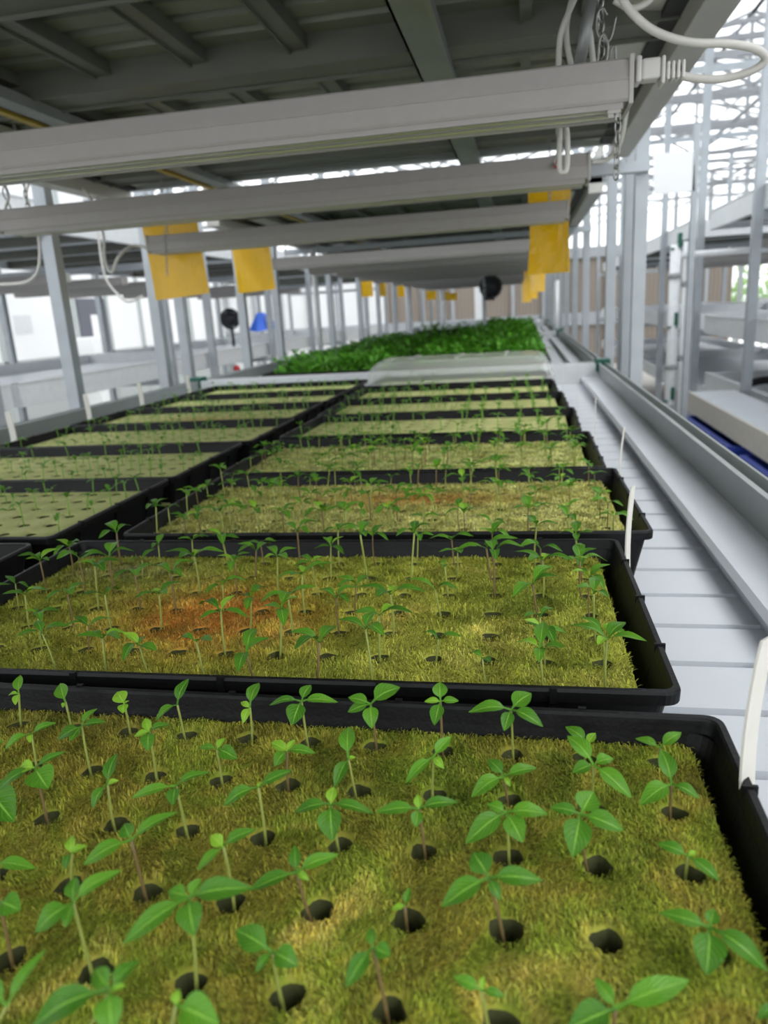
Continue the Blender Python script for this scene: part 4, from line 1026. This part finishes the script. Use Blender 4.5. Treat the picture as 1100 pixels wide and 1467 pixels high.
# roof: gabled bays, ridges along the rows
E = 2.35; R_ = 3.5
bays = ((-8.0, -4.4, -.8), (-.8, 2.8, 6.4), (6.4, 10, 13.6))
m = MB()
for (a, c, b) in bays:
    m.add([(a, -4, E), (c, -4, R_), (c, 17, R_), (a, 17, E), (a, -4, E+.004), (c, -4, R_+.004), (c, 17, R_+.004), (a, 17, E+.004)], [(0, 1, 2, 3), (7, 6, 5, 4)])
    m.add([(c, -4, R_), (b, -4, E), (b, 17, E), (c, 17, R_), (c, -4, R_+.004), (b, -4, E+.004), (b, 17, E+.004), (c, 17, R_+.004)], [(0, 1, 2, 3), (7, 6, 5, 4)])
structure(m.build('ceiling', M['glass']))
m = MB()
for (a, c, b) in bays:
    for k in range(6):
        t = k/5
        m.bar((a+(c-a)*t, -4, E+(R_-E)*t-.03), (a+(c-a)*t, 17, E+(R_-E)*t-.03), .035)
        m.bar((b+(c-b)*t, -4, E+(R_-E)*t-.03), (b+(c-b)*t, 17, E+(R_-E)*t-.03), .035)
    m.box(a-.1, a+.1, -4, 17, E-.12, E-.02)
structure(m.build('trim_4', M['roofbar']))
m = MB()
for (a, c, b) in bays:
    for y in range(-3, 17, 1):
        if y % 3 == 2:
            m.bar((a, y, E-.08), (b, y, E-.08), .06); m.bar((a, y, E-.42), (b, y, E-.42), .05)
            for k in range(12):
                x = a+(b-a)*k/12; x2 = a+(b-a)*(k+1)/12; z = (E-.08, E-.42)
                m.bar((x, y, z[k % 2]), (x2, y, z[(k+1) % 2]), .025)
            m.bar((c, y, E-.08), (c, y, R_), .04); m.bar(((a+c)/2, y, E-.08), (c, y, R_-.1), .03); m.bar(((b+c)/2, y, E-.08), (c, y, R_-.1), .03)
        m.bar((a, y, E-.02), (c, y, R_-.02), .03); m.bar((b, y, E-.02), (c, y, R_-.02), .03)
    for y in range(-3, 15, 3):
        m.bar((a, y, E), (c, y+3, R_-.05), .018); m.bar((c, y, R_-.05), (b, y+3, E), .018)
for x in (1.2, 2.2, 3.2, 4.4, 5.4):
    m.bar((x, -4, E-.42), (x, 17, E-.42), .03)
for y in np.arange(4.5, 16, 1.5):
    m.bar((1.0, y, 1.85), (6.4, y, 1.85), .035); m.bar((1.0, y, 1.5), (6.4, y+.8, 2.25), .02); m.bar((1.0, y, 2.25), (6.4, y+.8, 1.5), .02)
structure(m.build('trim_5', M['lattice']))
m = MB()
for x in (-.8, 6.4):
    for y in range(-1, 17, 3):
        if x < 0 and y < 12: continue
        m.box(x-.06, x+.06, y-.06, y+.06, -Z0, E-.1)
structure(m.build('trim_6', M['offwhite']))
# ================================================================ shift everything so the floor is z = 0
for o in bpy.data.objects:
    if o.parent is None: o.location.z += Z0
# ================================================================ camera, light
cd = bpy.data.cameras.new('camera'); cam = bpy.data.objects.new('camera', cd); COL.objects.link(cam)
cd.sensor_fit = 'HORIZONTAL'; cd.sensor_width = 36; cd.lens = 36*FPX/1100; cd.clip_start = .01; cd.clip_end = 200
mw = Matrix.Identity(4)
for r in range(3): mw[r][0] = RX[r]; mw[r][1] = UX[r]; mw[r][2] = -FW[r]
mw[2][3] = H+Z0; cam.matrix_world = mw
cd.dof.use_dof = True; cd.dof.focus_distance = .48; cd.dof.aperture_fstop = 13; cd.dof.aperture_blades = 0
SC.camera = cam
w = bpy.data.worlds.new('overcast'); SC.world = w; w.use_nodes = True; nt = w.node_tree; N = nt.nodes; L = nt.links
bg = N['Background']; tc = N.new('ShaderNodeTexCoord'); sp = N.new('ShaderNodeSeparateXYZ'); L.new(tc.outputs['Generated'], sp.inputs[0])
cr = N.new('ShaderNodeValToRGB'); cr.color_ramp.elements[0].position = 0.42; cr.color_ramp.elements[0].color = (.80, .81, .82, 1); cr.color_ramp.elements[1].position = .62; cr.color_ramp.elements[1].color = (.93, .97, 1, 1)
mr = N.new('ShaderNodeMapRange'); mr.inputs['From Min'].default_value = -1; mr.inputs['From Max'].default_value = 1
L.new(sp.outputs['Z'], mr.inputs['Value']); L.new(mr.outputs[0], cr.inputs[0]); L.new(cr.outputs[0], bg.inputs['Color']); bg.inputs['Strength'].default_value = 2.0
# overcast sun through the roof: soft, from the right and behind the camera
sd = bpy.data.lights.new('soft_sun', 'SUN'); so = bpy.data.objects.new('soft_sun', sd); COL.objects.link(so); sd.energy = 1.6; sd.angle = math.radians(25)
so.rotation_euler = Vector((-.75, .45, -.8)).to_track_quat('-Z', 'Y').to_euler(); sd.color = (1, .98, .95)
vs_ = SC.view_settings; vs_.view_transform = 'Standard'; vs_.look = 'None'; vs_.gamma = 1; vs_.use_curve_mapping = False; vs_.exposure = .42
